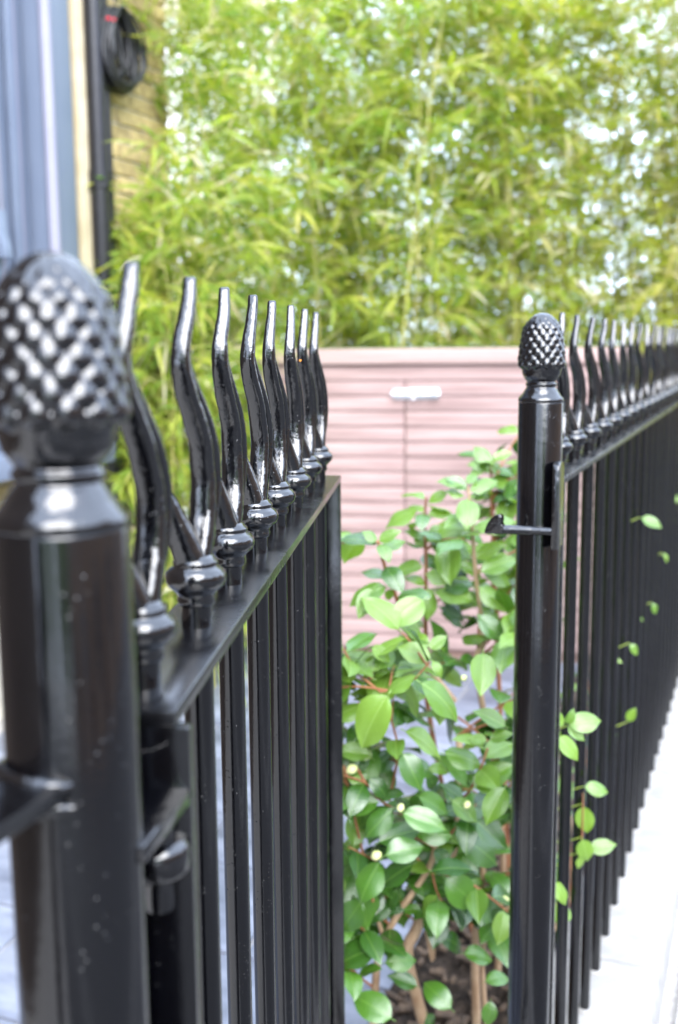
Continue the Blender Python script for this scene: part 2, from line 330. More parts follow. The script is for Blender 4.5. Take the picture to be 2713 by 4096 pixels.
# ------------------------------------------------------------------ iron work
def pinecone_mesh():
    prof = [(.0305, 0), (.0308, .003), (.0300, .0055), (.0275, .0085), (.0250, .0115), (.0230, .0150), (.0212, .0178), (.0200, .0192), (.0196, .0205),
            (.0206, .0217), (.0214, .0235), (.0212, .0250), (.0200, .0262), (.0194, .0272), (.0202, .0285), (.0222, .0310), (.0245, .0345), (.0258, .0390), (.0266, .0440), (.0272, .0485)]
    ctl = [(.0272, .0485), (.0278, .055), (.0277, .062), (.0272, .071), (.0263, .080), (.0252, .088), (.0236, .096), (.0215, .103), (.0186, .109), (.0145, .1145), (.0095, .1182), (.0045, .1200), (.0012, .1204)]
    zs = np.linspace(0, len(ctl) - 1, 100); cr = np.interp(zs, range(len(ctl)), [c[0] for c in ctl]); cz = np.interp(zs, range(len(ctl)), [c[1] for c in ctl])
    k = np.array([.25, .5, .25])
    for _ in range(10): cr[1:-1] = np.convolve(cr, k, 'valid'); cz[1:-1] = np.convolve(cz, k, 'valid')
    pr = []
    for a, b in zip(prof[:-1], prof[1:]):
        for q in range(3): t = q / 3; pr.append((a[0] + (b[0] - a[0]) * t, a[1] + (b[1] - a[1]) * t))
    pr += list(zip(cr.tolist(), cz.tolist()))
    nu = 13; dz = .0083
    def disp(th, z, r):
        n = .0004 * noise.noise((math.cos(th) * 3, math.sin(th) * 3, z * 130))
        if z < .044: return n
        v = (z - .0500) / dz; best = 0
        for row in range(int(math.floor(v)) - 1, int(math.floor(v)) + 3):
            if row < 0: continue
            ph = .5 * (row % 2); uu = th / (2 * math.pi) * nu + ph; du = abs(uu - round(uu)) * 2
            dv = v - row; sz = 1.0
            dd = -dv / .62 if dv < 0 else dv / 1.18                  # rounded scales: short lip below, long slope above
            e = (du / 1.02) ** 1.7 + dd ** 1.7
            wv = max(0.0, 1 - e) ** .45 if e < 1 else 0.0
            wv *= 1 - .12 * noise.noise((round(uu) * 3.7, row * 2.9, 1.5))
            amp = .0058 if row == 0 else .0048 - .00012 * row
            if z > .100: amp *= max(.2, 1 - (z - .100) / .018)
            best = max(best, wv * amp)
        return best + n
    return MB().lathe(pr, 168, fn=disp).mesh('pinecone_finial', smooth=True, ang=180)
CONE = pinecone_mesh()
TOP = CZ - .08
def post(name, base, label, group, z0):
    e = empty(name, (base.x, base.y, 0), FROT); tag(e, label, 'gate post', group)
    m = MB().lathe([(.0305, z0), (.0305, TOP - .0015), (.0300, TOP)], 48).mesh('shaft', smooth=True, ang=30); link('shaft', m, M['tube'], e)
    link('pinecone_finial', CONE, M['cast'], e, (0, 0, TOP + .0005), (0, 0, random.uniform(0, 1)))
    b = MB().lathe([(.036, z0 + .0), (.0362, z0 + .004), (.033, z0 + .007), (.0306, z0 + .008)], 32).mesh('foot_collar', smooth=True); link('foot_collar', b, M['stone'], e)
    return e
pl = post('gate_post', P0, 'near black round post with blurred pine cone finial, hinging the gate', 'round pine cone gate posts', COP)
pr_ = post('gate_post', P1, 'black round post with small pine cone finial, carrying the latch hook', 'round pine cone gate posts', COP)

def curve_pts(ctl, n):
    t = np.array([c[0] for c in ctl]); a = np.array([c[1:] for c in ctl]); q = np.linspace(t[0], t[-1], n)
    o = np.stack([np.interp(q, t, a[:, k]) for k in range(a.shape[1])], 1)
    for _ in range(max(1, n // 5)): o[1:-1] = (o[:-2] + 2 * o[1:-1] + o[2:]) / 4
    return q, o
def flame_mesh(amp, thorn, lean, seed):
    mb = MB(); rd = random.Random(seed)
    c = [(.006, .0, .0112), (.020, .0022, .0106), (.040, .0050, .0096), (.067, .0060, .0092), (.096, .0040, .0088), (.112, .0010, .0084), (.128, -.0030, .0078), (.142, -.0054, .0072), (.156, -.0042, .0063), (.168, -.0012, .0057), (.180, .0, .0052), (.191, .0004, .0047), (.197, .0005, .0046)]
    q, o = curve_pts(c, 46)
    YH = [.0, .006, .02, .045, .07, .096, .115, .13, .142, .156, .168, .18, .2]; YV = [0, 0, .004, .012, .014, .008, -.002, -.010, -.0135, -.0110, -.0055, -.0005, .006]
    yy = np.interp(q, YH, YV)
    for _ in range(9): yy[1:-1] = (yy[:-2] + 2 * yy[1:-1] + yy[2:]) / 4
    yf = lambda h: float(np.interp(h, q, yy))
    pts = []
    for h, (x, r) in zip(q, o):
        j = noise.noise((h * 60, seed * 3.1, 0)) * .0006
        pts.append((x * amp + lean * h + j, yf(h) + j, h))
    pts.append((pts[-1][0], pts[-1][1], .1985)); q = np.append(q, .1985); yy = np.append(yy, yy[-1]); o = np.vstack([o, [o[-1, 0], .0034]])
    mb.tube(pts, [r * (1 + .05 * noise.noise((h * 90, seed, 5))) for h, (x, r) in zip(q, o)], 28, .93, .76, sq=.62)
    # raised rib down one side of the tongue
    rp = []; rr = []
    for h, (x, r) in zip(q, o):
        if .018 < h < .152:
            k = (h - .018) / .134; a = math.sin(math.pi * min(1, max(0, k))) ** .5
            rp.append((x * amp + lean * h + r * .78 * (.55 + .45 * a), yf(h) + r * .62 * a, h)); rr.append(.0008 + .0036 * a)
    mb.tube(rp, rr, 10)
    # side thorn
    tc = [(.004, -.0005, .0102), (.015, -.0030, .0098), (.028, -.0068, .0086), (.040, -.0102, .0070), (.052, -.0130, .0052), (.058, -.0140, .0043), (.0605, -.0143, .0026)]
    q2, o2 = curve_pts(tc, 18)
    mb.tube([(x * thorn, -.001 - .013 * (h / .06), h) for h, (x, r) in zip(q2, o2)], [r * 1.12 for h, (x, r) in zip(q2, o2)], 20, .95, .9, sq=.7)
    return mb.mesh('flame_finial', smooth=True, ang=70)
def collar_mesh():
    p = [(.0100, -.018), (.0112, -.0165), (.0116, -.0140), (.0110, -.0120), (.0118, -.0100), (.0140, -.0078), (.0168, -.0052), (.0182, -.0020), (.0184, .0005), (.0176, .0036), (.0156, .0058), (.0136, .0068), (.0132, .0078), (.0138, .0090), (.0134, .0106), (.0118, .0120), (.0108, .0140)]
    return MB().lathe(p, 36, fn=lambda th, z, r: .0003 * noise.noise((math.cos(th) * 2, math.sin(th) * 2, z * 200))).mesh('collar', smooth=True, ang=80)
COLLAR = collar_mesh()
FLAMES = [flame_mesh(.95, 1.0, .0, 1), flame_mesh(.8, 1.05, .0, 2), flame_mesh(.65, .7, .0, 3), flame_mesh(.35, .65, .0, 4), flame_mesh(.5, .8, .0, 5), flame_mesh(.55, .75, -.006, 6), flame_mesh(.5, .8, .0, 7), flame_mesh(.45, .6, -.012, 8)]
COLZ, RAILZ = CZ - .154, CZ - .188
SHAFT = {}
def picket(parent, y, zb, flame, rz, bottom_collar=False):
    if zb not in SHAFT: SHAFT[zb] = MB().lathe([(.0104, zb), (.0104, COLZ - .010)], 24).mesh('picket', smooth=True, ang=30)
    p = link('picket', SHAFT[zb], M['tube'], parent, (0, y, 0), (random.uniform(-.0012, .0012), random.uniform(-.0012, .0012), 0))
    link('collar', COLLAR, M['cast'], p, (0, 0, COLZ), (0, 0, random.uniform(0, 6))).scale = (1.12, 1.12, 1.08)
    link('flame_finial', flame, M['cast'], p, (0, 0, COLZ), (random.uniform(-.005, .005), random.uniform(-.005, .005), rz))
    return p
# the open gate
AG = R(5.0); G0 = P0 + Vector((.006, 0, 0))
gate = empty('gate', (G0.x, G0.y, 0), -AG); tag(gate, 'black iron gate with flame spikes, standing ajar beyond the near post', 'gate')
GB = [.104 + .131 * i for i in range(8)]
link('top_rail', MB().box(-.0275, .0275, .062, 1.092, RAILZ - .009, RAILZ).mesh('top_rail', bevel=.0012), M['flat'], gate)
link('bottom_rail', MB().box(-.0275, .0275, .062, 1.092, .16, .169).mesh('bottom_rail', bevel=.0012), M['flat'], gate)
for y0 in (.063, 1.082):
    link('stile', MB().box(-.0272, .034 if y0 < .5 else .0272, y0, y0 + .0095, .14, RAILZ - .0095).mesh('stile', bevel=.001), M['tube'], gate)
rots = [.05, .0, .1, -.1, .0, .15, .05, .0]
for i, s in enumerate(GB):
    p = picket(gate, s, .171, FLAMES[i], rots[i])
    if i in (0, 6):
        rm = MB(); 
        hz = .193 if i == 0 else .135
        rm.lathe([(.0003, -.0014), (.0014, -.0008), (.0017, 0), (.0012, .0008), (.0003, .0011)], 10)
        link('rust_chip', rm.mesh('rust_chip', smooth=True), M['rust'], p, (.001 if i == 0 else -.0035, .0018 if i == 0 else -.0168, COLZ + hz))
# hinge between post and gate
hs = MB(); zz = CZ - .231
out = [(-.016, .01), (-.016, .075), (-.012, .086), (0, .091), (.012, .086), (.016, .075), (.016, .01)]
hs.prism(out, zz - .009, zz, 'z')
hg = link('hinge_strap', hs.mesh('hinge_strap', bevel=.0015, fix=True), M['cast'], gate, (.010, -.012, 0), (0, 0, R(-6)))
link('hinge_knuckle', MB().lathe([(.008, -.064), (.0085, -.062), (.0085, -.046), (.014, -.045), (.0165, -.041), (.0165, -.030), (.014, -.026), (.0095, -.025), (.0095, -.009)], 24).mesh('hinge_knuckle', smooth=True, ang=50), M['cast'], hg, (0, .070, zz))
# latch hook on the right post, its parts in the post's own frame
lb = MB(); y0, y1 = -.052, -.012
lb.prism([(y0, CZ - .275), (y1, CZ - .275), (y1, CZ - .166), (y1 - .006, CZ - .158), (y0 + .010, CZ - .158), (y0 + .003, CZ - .161), (y0, CZ - .168)], .0275, .0365, 'x')
plate = link('latch_plate', lb.mesh('latch_plate', bevel=.0015, fix=True), M['cast'], pr_)
ar = MB(); za = CZ - .251; ya = -.046
ar.tube([(.030, ya, za), (.012, ya - .001, za), (-.002, ya - .002, za)], [.0060, .0058, .0058], 14)
ar.tube([(.000, ya - .002, za), (-.020, ya - .004, za), (-.042, ya - .006, za)], [.0068, .0066, .0064], 14)
link('latch_arm', ar.mesh('latch_arm', smooth=True, ang=60), M['cast'], plate)
hk = [(-.062, -.0060), (-.036, -.0060), (-.036, .0055), (-.0385, .0085), (-.0375, .0150), (-.0385, .0195), (-.0425, .0215), (-.0480, .0200), (-.0540, .0150), (-.0590, .0070), (-.0622, -.0020)]
hb = MB(); hb.prism([(a, za + b) for a, b in hk], ya - .013, ya + .001, 'y')
link('latch_hook', hb.mesh('latch_hook', bevel=.003, seg=3, fix=True), M['cast'], plate)
# railing right of the gate
rail = empty('railing', (P1.x, P1.y, 0), FROT); tag(rail, 'long black railing of flame topped bars running off beyond the latch post', 'railing')
link('top_rail', MB().box(-.0275, .0275, .0285, 4.6, RAILZ - .009, RAILZ).mesh('top_rail', bevel=.0012), M['flat'], rail)
link('stile', MB().box(-.0272, .0272, .047, .0555, COP + .002, RAILZ - .0095).mesh('stile', bevel=.001), M['flat'], rail)
caulk = MB().lathe([(.016, COP - .002), (.0155, COP + .003), (.0125, COP + .0055), (.0105, COP + .006)], 20).mesh('lead_caulk', smooth=True)
for i in range(30):
    fl = FLAMES[[2, 4, 6, 2, 5, 4, 6][i % 7]]
    p = picket(rail, .143 + .1475 * i, COP - .01, fl, random.uniform(-.3, .3))
    link('lead_caulk', caulk, M['stone'], p)
# railing on the near side of the left post, coming back past the camera
rl = empty('railing', (P0.x, P0.y, 0), FROT); tag(rl, 'stub of black railing rail leaving the near post at the lower left edge', 'railing')
link('top_rail', MB().box(-.038, .0165, -2.2, -.020, RAILZ - .009, RAILZ).mesh('top_rail', bevel=.0012), M['flat'], rl)
for i in range(12): picket(rl, -.165 - .1475 * i, COP - .01, FLAMES[i % 7], random.uniform(-.3, .3))
wb = MB()
for a, b in (((-.029, -.036, RAILZ - .002), (.019, -.036, RAILZ - .002)), ((.019, -.036, RAILZ - .012), (-.029, -.036, RAILZ - .012))):
    n = 16; pts = []; rr = []
    for k in range(n):
        t = k / (n - 1); x = a[0] + (b[0] - a[0]) * t; yy = -math.sqrt(max(0, .0312 ** 2 - min(abs(x), .0300) ** 2)) - .002
        pts.append((x, yy, a[2] + .0012 * noise.noise((k * 1.3, a[0] * 50, 0)))); rr.append((.0050 + .0030 * noise.noise((k * .9, 4, a[0] * 70))) * (.35 + .65 * min(1, k / 3, (n - 1 - k) / 3)))
    wb.tube(pts, rr, 10)
link('weld_bead', wb.mesh('weld_bead', smooth=True, ang=70), M['cast'], rl)

# ------------------------------------------------------------------ timber bin store with a planted roof
AS = R(9.0); bl = at(1040, 1500, 4.95); bw = 1.60
store = empty('bin_store', (bl.x, bl.y, 0), -AS); tag(store, 'low pink cedar slatted bin store with a green planted roof', 'bin store')
ST = 1.425
link('carcass', MB().box(.012, bw - .012, .03, .80, .0, ST - .075).mesh('carcass'), M['shadow_cedar'], store)
link('fascia', MB().box(-.02, bw + .02, -.022, .0, ST - .072, ST - .004).mesh('fascia', bevel=.004), M['cedar_edge'], store)
link('side_fascia', MB().box(bw + .001, bw + .02, .001, .82, ST - .072, ST - .004).mesh('side_fascia', bevel=.003), M['cedar_edge'], store)
link('side_fascia', MB().box(-.02, -.001, .001, .82, ST - .072, ST - .004).mesh('side_fascia', bevel=.003), M['cedar_edge'], store)
jx = .662; pit = .0685
for k in range(20):
    z1 = ST - .080 - pit * k; z0 = z1 - pit + .0055
    if z0 < .02: break
    if k == 0:
        link('slat', MB().box(0, bw, .002, .022, z0, z1).mesh('slat', bevel=.003), M['cedar'], store); continue
    for (a, b) in ((.0, jx - .003), (jx + .003, bw)):
        link('slat', MB().box(0, b - a, .0, .020, 0, z1 - z0).mesh('slat', bevel=.003), M['cedar'], store, (a, .002 + random.uniform(-.001, .001), z0))
for x0 in (0, bw - .02):
    for k in range(19):
        z1 = ST - .080 - pit * k
        link('side_slat', MB().box(0, .018, 0, .78, 0, pit - .009).mesh('side_slat'), M['cedar'], store, (x0 + (.0 if x0 else -.0) + (.004 if x0 else -.004), .024, z1 - pit + .009))
bt = empty('bolt_dummy'); bpy.data.objects.remove(bt)
bz = ST - .205; bx = jx - .055
bo = link('door_bolt', MB().box(0, .205, -.004, .0, -.022, .022).mesh('door_bolt', bevel=.0015), M['steel'], store, (bx, .000, bz))
bmb = MB().tube([(-.005, -.014, 0), (.21, -.014, 0)], .0085, 14); link('bolt_rod', bmb.mesh('bolt_rod', smooth=True, ang=50), M['steel'], bo)
for xx in (.012, .052, .115, .175): link('bolt_staple', MB().box(xx, xx + .022, -.026, -.0045, -.014, .014).mesh('bolt_staple', bevel=.004), M['steel'], bo)
link('bolt_knob', MB().tube([(.095, -.014, 0), (.095, -.03, -.012), (.095, -.036, -.022)], .006, 10).mesh('bolt_knob', smooth=True), M['steel'], bo)
# planted roof: thousands of little blades
def blades(n, fx, L, wd, tint):
    pos = fx(n); v = np.zeros((n, 3, 3)); a = rng.uniform(0, 2 * np.pi, n); ln = rng.uniform(L * .5, L, n); d = rng.normal(0, .35, (n, 2))
    s = np.stack([np.cos(a), np.sin(a), np.zeros(n)], 1) * wd
    v[:, 0] = pos - s; v[:, 1] = pos + s; v[:, 2] = pos + np.concatenate([d * ln[:, None], ln[:, None]], 1)
    me = bpy.data.meshes.new('blades'); me.from_pydata(v.reshape(-1, 3).tolist(), [], np.arange(n * 3).reshape(n, 3).tolist())
    at_ = me.attributes.new('tint', 'FLOAT', 'FACE'); at_.data.foreach_set('value', tint(n).astype(np.float32)); return me
me = blades(9000, lambda n: np.stack([rng.uniform(-.01, bw + .01, n), rng.uniform(-.012, .80, n), np.full(n, ST - .010)], 1), 0.017, .004, lambda n: rng.uniform(0, 1, n))
tag(link('planted_roof', me, M['sedum'], store), kind='stuff')
link('roof_tray', MB().box(-.0005, bw + .0005, .0005, .8, ST - .070, ST - .012).mesh('roof_tray'), M['soil'], store)

# ------------------------------------------------------------------ house on the left
GD = 2.45                                     # depth of the front garden
house = empty('brick_house', P1 - FN * GD, FROT); tag(house, 'yellow brick house front with blue grey window joinery and black downpipe at left', 'house')
HI = house.matrix_world.inverted() if False else (Matrix.Translation(P1 - FN * GD) @ Matrix.Rotation(FROT, 4, 'Z')).inverted()
def hy(px, py=600):                           # along-facade coordinate of the wall seen at a photo column
    d = ray(px, py); o = CP - (P1 - FN * GD); t = -o.dot(FN) / d.dot(FN); return (CP + d * t - (P1 - FN * GD)).dot(FD)
yc = hy(662, 60); yp = hy(305)                # house corner, edge of the joinery
wall = link('wall', MB().box(-6, -.012, yp - 1.32, yc - .004, -.1, 6.4).mesh('wall'), M['mortar'], house)
link('side_wall', MB().box(-6, -.002, -14, yp - 1.325, -.1, 6.4).mesh('side_wall'), M['dimmed_brick'], house)  # out of view, darkened for its reflection in the gloss paint
BR = [MB().box(0, .102, 0, .215, 0, .065).mesh('brick', bevel=.004, seg=1), MB().box(0, .102, 0, .1025, 0, .065).mesh('brick', bevel=.004, seg=1)]
ctr = 0
for k in range(50):
    z = .02 + k * .075
    yy = yc
    half = k % 2
    while yy > yp - 1.3:
        b = BR[half if yy == yc else 0]; L = .1025 if b is BR[1] else .215
        yy -= L
        vis = (yy > yp - .25 and z > .7) or (z < 1.12 and z > .4 and yy < yp)
        if vis and ctr < 300:
            link('brick', b, M['brick'], wall, (-.105 + random.uniform(-.002, .005), yy, z)); ctr += 1
        yy -= .0103
# joinery of the window: pilaster box, bead, frames, sill
ypn = hy(55); pj = .16
def jb(name, m, x0, x1, a, b, z0, z1, bev=.004, par=house): return link(name, MB().box(x0, x1, a, b, z0, z1).mesh(name, bevel=bev), m, par)
SZ = 1.06
def hyx(px, x, py=600):                       # the same, on a plane x in front of the wall
    d = ray(px, py); o = CP - (P1 - FN * (GD - x)); t = -o.dot(FN) / d.dot(FN); return (CP + d * t - (P1 - FN * (GD - x))).dot(FD)
pe = hyx(298, pj); pf = hyx(205, pj)
pil = jb('pilaster', M['bluegrey'], .001, pj, pf, pe, SZ, 4.6)
link('corner_bead', MB().tube([(pj - .004, pf + .002, SZ + .002), (pj - .004, pf + .002, 4.6)], .024, 16).mesh('corner_bead', smooth=True, ang=60), M['bluepale'], pil)
wn = empty('window'); bpy.data.objects.remove(wn)
win = jb('window', M['bluegrey'], .001, .055, pf - 1.5, pf - .002, SZ, 4.6)
jb('architrave', M['bluegrey'], .056, .085, pf - .13, pf - .09, SZ + .002, 4.6, .008, win)
jb('architrave', M['bluepale'], .056, .075, pf - .085, pf - .066, SZ + .002, 4.6, .006, win)
jb('sash_stile', M['bluegrey'], .056, .100, pf - .30, pf - .24, SZ + .16, 4.6, .006, win)
jb('sash_stile', M['bluepale'], .056, .090, pf - .232, pf - .205, SZ + .16, 4.6, .006, win)
jb('sash_rail', M['bluegrey'], .056, .105, pf - 1.3, pf - .305, 1.86, 1.93, .006, win)
link('sash_horn', MB().prism([(.0, 0), (.05, 0), (.045, .05), (.03, .09), (.028, .17), (0, .17)], 0, .05, 'y').mesh('sash_horn', bevel=.004, fix=True), M['bluegrey'], win, (.106, pf - .30, 1.76))
jb('pane', M['glass'], .056, .062, pf - 1.3, pf - .31, SZ + .2, 1.85, 0, win)
jb('pane', M['glass'], .056, .062, pf - 1.3, pf - .31, 1.94, 4.4, 0, win)
jb('window_sill', M['bluegrey'], .001, pj + .10, pf - 1.6, pe + .05, SZ - .085, SZ - .002, .008)
# cream rendered strip and the downpipes
c0, c1 = hyx(312, .03), hyx(372, .03)
jb('render_strip', M['render'], .001, .035, c0, c1, .7, 6.2, .012)
q0 = hyx(392, .06)
dp = link('downpipe', MB().tube([(.06, q0, .1), (.06, q0, 6.2)], .040, 24).mesh('downpipe', smooth=True, ang=60), M['pipe'], house)
q1 = hyx(430, .05)
dp2 = link('downpipe', MB().tube([(.045, q1, .1), (.045, q1, 6.2)], .026, 20).mesh('downpipe', smooth=True, ang=60), M['pipe'], house)
for z in (1.3, 2.1, 2.9): link('pipe_socket', MB().lathe([(.047, z), (.047, z + .07)], 24, (.06, q0, 0)).mesh('pipe_socket', smooth=True, ang=40), M['pipe'], dp)
# cable coil hung on the wall
cy = hyx(505, .12); cz = (at(515, 235, (P1 - FN * GD + FD * cy).y)).z
coil = empty('cable_coil', (P1 - FN * GD + FD * cy + FN * .02), FROT); tag(coil, 'coil of black cable with red tie hanging on the brick wall', 'cable coil')
coil.location.z = cz - .005
rd = random.Random(3)
for k in range(26):
    pts = []; ry = .075 + abs(rd.gauss(0, .025)) + (.03 if k % 5 == 0 else 0); rz = .155 + rd.uniform(-.02, .014); x0 = .022 + (k % 9) * .010 + rd.uniform(-.003, .003); oy = -.10 + ry + rd.uniform(-.012, .012) + (k // 9) * .016; tl = rd.uniform(-.12, .12)
    for t in range(49):
        th = 2 * math.pi * t / 48; yy = oy + ry * math.sin(th) * (1 - .25 * math.cos(th)); z = rz * math.cos(th) + (.2 - rz)
        pts.append((x0 + .010 * math.sin(th * 2 + k), yy + tl * (.2 - z), z))
    link('cable_loop', MB().tube(pts, .0068, 8).mesh('cable_loop', smooth=True, ang=80), M['cable'], coil)
link('red_tie', MB().tube([(.03, -.055, .125), (.07, -.07, .14), (.11, -.065, .13)], .010, 10).mesh('red_tie', smooth=True), M['red'], coil)
link('hanging_lead', MB().tube([(.07, 0, .22), (.06, .01, .5), (.05, .02, 1.2)], .006, 8).mesh('hanging_lead', smooth=True), M['cable'], coil)

# ------------------------------------------------------------------ pale house far behind the bamboo
w0 = at(560, 400, 15.0); w1 = at(1110, 400, 15.0)
pale = empty('rendered_house', (w0.x, 15.0, 0), R(9)); tag(pale, 'white rendered house with cream cornice glimpsed above the bamboo, upper left', 'house')
pw = w1.x - w0.x
zc0 = at(900, 30, 15).z
link('wall', MB().box(0, pw, 0, 6, 0, zc0 + 1.2).mesh('wall'), M['white_wall'], pale)
link('cornice', MB().prism([(0, 0), (-.12, .03), (-.16, .12), (-.22, .16), (-.22, .42), (0, .42)], -.05, pw + .05, 'x').mesh('cornice', fix=True), M['cream_band'], pale, (0, 0, zc0 - .1))
wi = link('window', MB().box(.5, 1.3, -.05, .0, 1.0, 2.6).mesh('window', bevel=.02), M['sash'], pale); link('pane', MB().box(.58, 1.22, -.06, -.051, 1.08, 2.52).mesh('pane'), M['glass'], wi)

# ------------------------------------------------------------------ terrace across the street (it shows in the gloss paint)
TH_ = 5.6
for hsn in range(7):
    L = 6.2; y0 = -16 + hsn * (L + .02)
    lab = ['first', 'second', 'third', 'fourth', 'fifth', 'sixth', 'seventh', 'eighth', 'ninth'][hsn]
    t = empty('terraced_house', P1 + FN * 13.6 + FD * y0, FROT); tag(t, 'brown brick terraced house across the street, ' + lab + ' along the row', 'house', 'terrace across the street')
    link('wall', MB().box(0, 7, 0, L, 0, TH_).mesh('wall'), M['terrace'], t)
    link('roof', MB().prism([(0 - .2, TH_), (3.5, TH_ + 1.6), (7.2, TH_)], 0, L, 'y').mesh('roof', fix=True), M['asphalt'], t)
    for (a, b, z0, z1) in ((.7, 2.9, .9, 2.5), (.9, 2.0, 3.4, 5.0), (3.9, 5.0, 3.4, 5.0)):
        wf = link('window', MB().box(-.06, 0, a, b, z0, z1).mesh('window', bevel=.01), M['sash'], t)
        link('pane', MB().box(-.07, -.061, a + .1, b - .1, z0 + .1, z1 - .1).mesh('pane'), M['glass'], wf)
    d = link('door', MB().box(-.05, 0, 4.2, 5.1, 0, 2.2).mesh('door', bevel=.01), M['pipe'], t)

# ------------------------------------------------------------------ bamboo
def tint_mesh(name, V, Fc, tint):
    me = bpy.data.meshes.new(name); me.from_pydata(V.tolist(), [], Fc.tolist())
    a = me.attributes.new('tint', 'FLOAT', 'FACE'); a.data.foreach_set('value', tint.astype(np.float32)); return me
def leaf_cloud(base, dirn, ln, wd):
    n = len(base); up = rng.normal(0, .5, (n, 3)) + np.array([0, -.35, .8])
    side = np.cross(dirn, up); side /= np.linalg.norm(side, axis=1)[:, None] + 1e-9
    nor = np.cross(side, dirn); L = ln[:, None]; Wd = wd[:, None]
    droop = np.array([0, 0, -1.0])
    p0 = base; pm = base + dirn * L * .40 + droop * L * .03; pt = base + dirn * L + droop * L * .22
    pl_ = pm + side * Wd + nor * Wd * .35; prr = pm - side * Wd + nor * Wd * .35; pm2 = base + dirn * L * .7 + droop * L * .09
    V = np.stack([p0, pl_, pm, prr, pm2 + side * Wd * .6 + nor * Wd * .2, pm2, pm2 - side * Wd * .6 + nor * Wd * .2, pt], 1).reshape(-1, 3)
    o = (np.arange(n) * 8)[:, None]
    q = np.array([[0, 2, 1, 1], [0, 3, 2, 2], [1, 2, 5, 4], [2, 3, 6, 5], [4, 5, 7, 7], [5, 6, 7, 7]])
    tri = [[0, 2, 1], [0, 3, 2], [4, 5, 7], [5, 6, 7]]; quad = [[1, 2, 5, 4], [2, 3, 6, 5]]
    F = []
    for i in range(n):
        b = i * 8
        for t in tri: F.append((b + t[0], b + t[1], b + t[2]))
        for t in quad: F.append((b + t[0], b + t[1], b + t[2], b + t[3]))
    return V, F
def bamboo(x, y, nc, hmax, spread, lab, dens=1.0, yellow=0.0, lo=.15, lean=(0, 0)):
    root = empty('bamboo_clump', (x, y, 0)); tag(root, lab, 'bamboo', 'bamboo screen behind the bin store')
    B = []; D = []; rd = random.Random(int(x * 100) + 7); tw = MB()
    for c in range(nc):
        bx_, by_ = rd.gauss(0, spread * .35), rd.gauss(0, .18); hh = hmax * rd.uniform(.75, 1.0); a = rd.uniform(0, 6.28); ln = rd.uniform(.05, .32)
        pts = [(bx_ + (math.cos(a) * ln + lean[0]) * (t ** 1.8) * hh * .9, by_ + (math.sin(a) * ln * .6 + lean[1]) * (t ** 1.8) * hh * .9, hh * t - .1 * ln * hh * t ** 3) for t in [k / 12 for k in range(13)]]
        rad = [.0085 * (1 - .8 * k / 12) for k in range(13)]
        link('culm', MB().tube(pts, rad, 7).mesh('culm', smooth=True, ang=80), M['culm'], root)
        z = lo * hh
        while z < hh * .99:
            t = z / hh; k = min(11, int(t * 12)); u = t * 12 - k; p = Vector(pts[k]).lerp(Vector(pts[k + 1]), u)
            for br in range(rd.choice([2, 2, 3])):
                az = rd.uniform(0, 6.28); L = rd.uniform(.18, .5) * (1.1 - .4 * t); el = rd.uniform(.1, .9)
                dv = Vector((math.cos(az) * math.cos(el), math.sin(az) * math.cos(el), math.sin(el)))
                e1 = p + dv * L * .6; e2 = p + dv * L + Vector((0, 0, -.3 * L))
                tw.tube([p, e1, e2], [.0022, .0016, .0008], 3, caps=False)
                for q in range(int(rd.uniform(13, 22) * dens)):
                    s = rd.uniform(.25, 1.05); pp = p.lerp(e1, s / .6) if s < .6 else e1.lerp(e2, (s - .6) / .4)
                    d = dv * .8 + Vector((rd.gauss(0, .55), rd.gauss(0, .55), rd.gauss(-.35, .45))); d.normalize()
                    B.append(pp); D.append(d)
            z += rd.uniform(.11, .19)
    B = np.array(B); D = np.array(D); n = len(B)
    ln = rng.uniform(.08, .18, n); wd = ln * rng.uniform(.045, .07, n)
    V, F = leaf_cloud(B, D, ln, wd)
    t = np.clip(rng.normal(0.46 + yellow, .2, n), 0, .86); dead = rng.random(n) < .09 + yellow * .25; t[dead] = rng.uniform(.88, 1, dead.sum())
    me = bpy.data.meshes.new('foliage'); me.from_pydata(V.tolist(), [], F); a = me.attributes.new('tint', 'FLOAT', 'FACE'); a.data.foreach_set('value', np.repeat(t, 6).astype(np.float32))
    tag(link('foliage', me, M['bamboo'], root), kind='stuff'); tag(tw.build('twigs', M['culm'], root), kind='stuff')
    return n
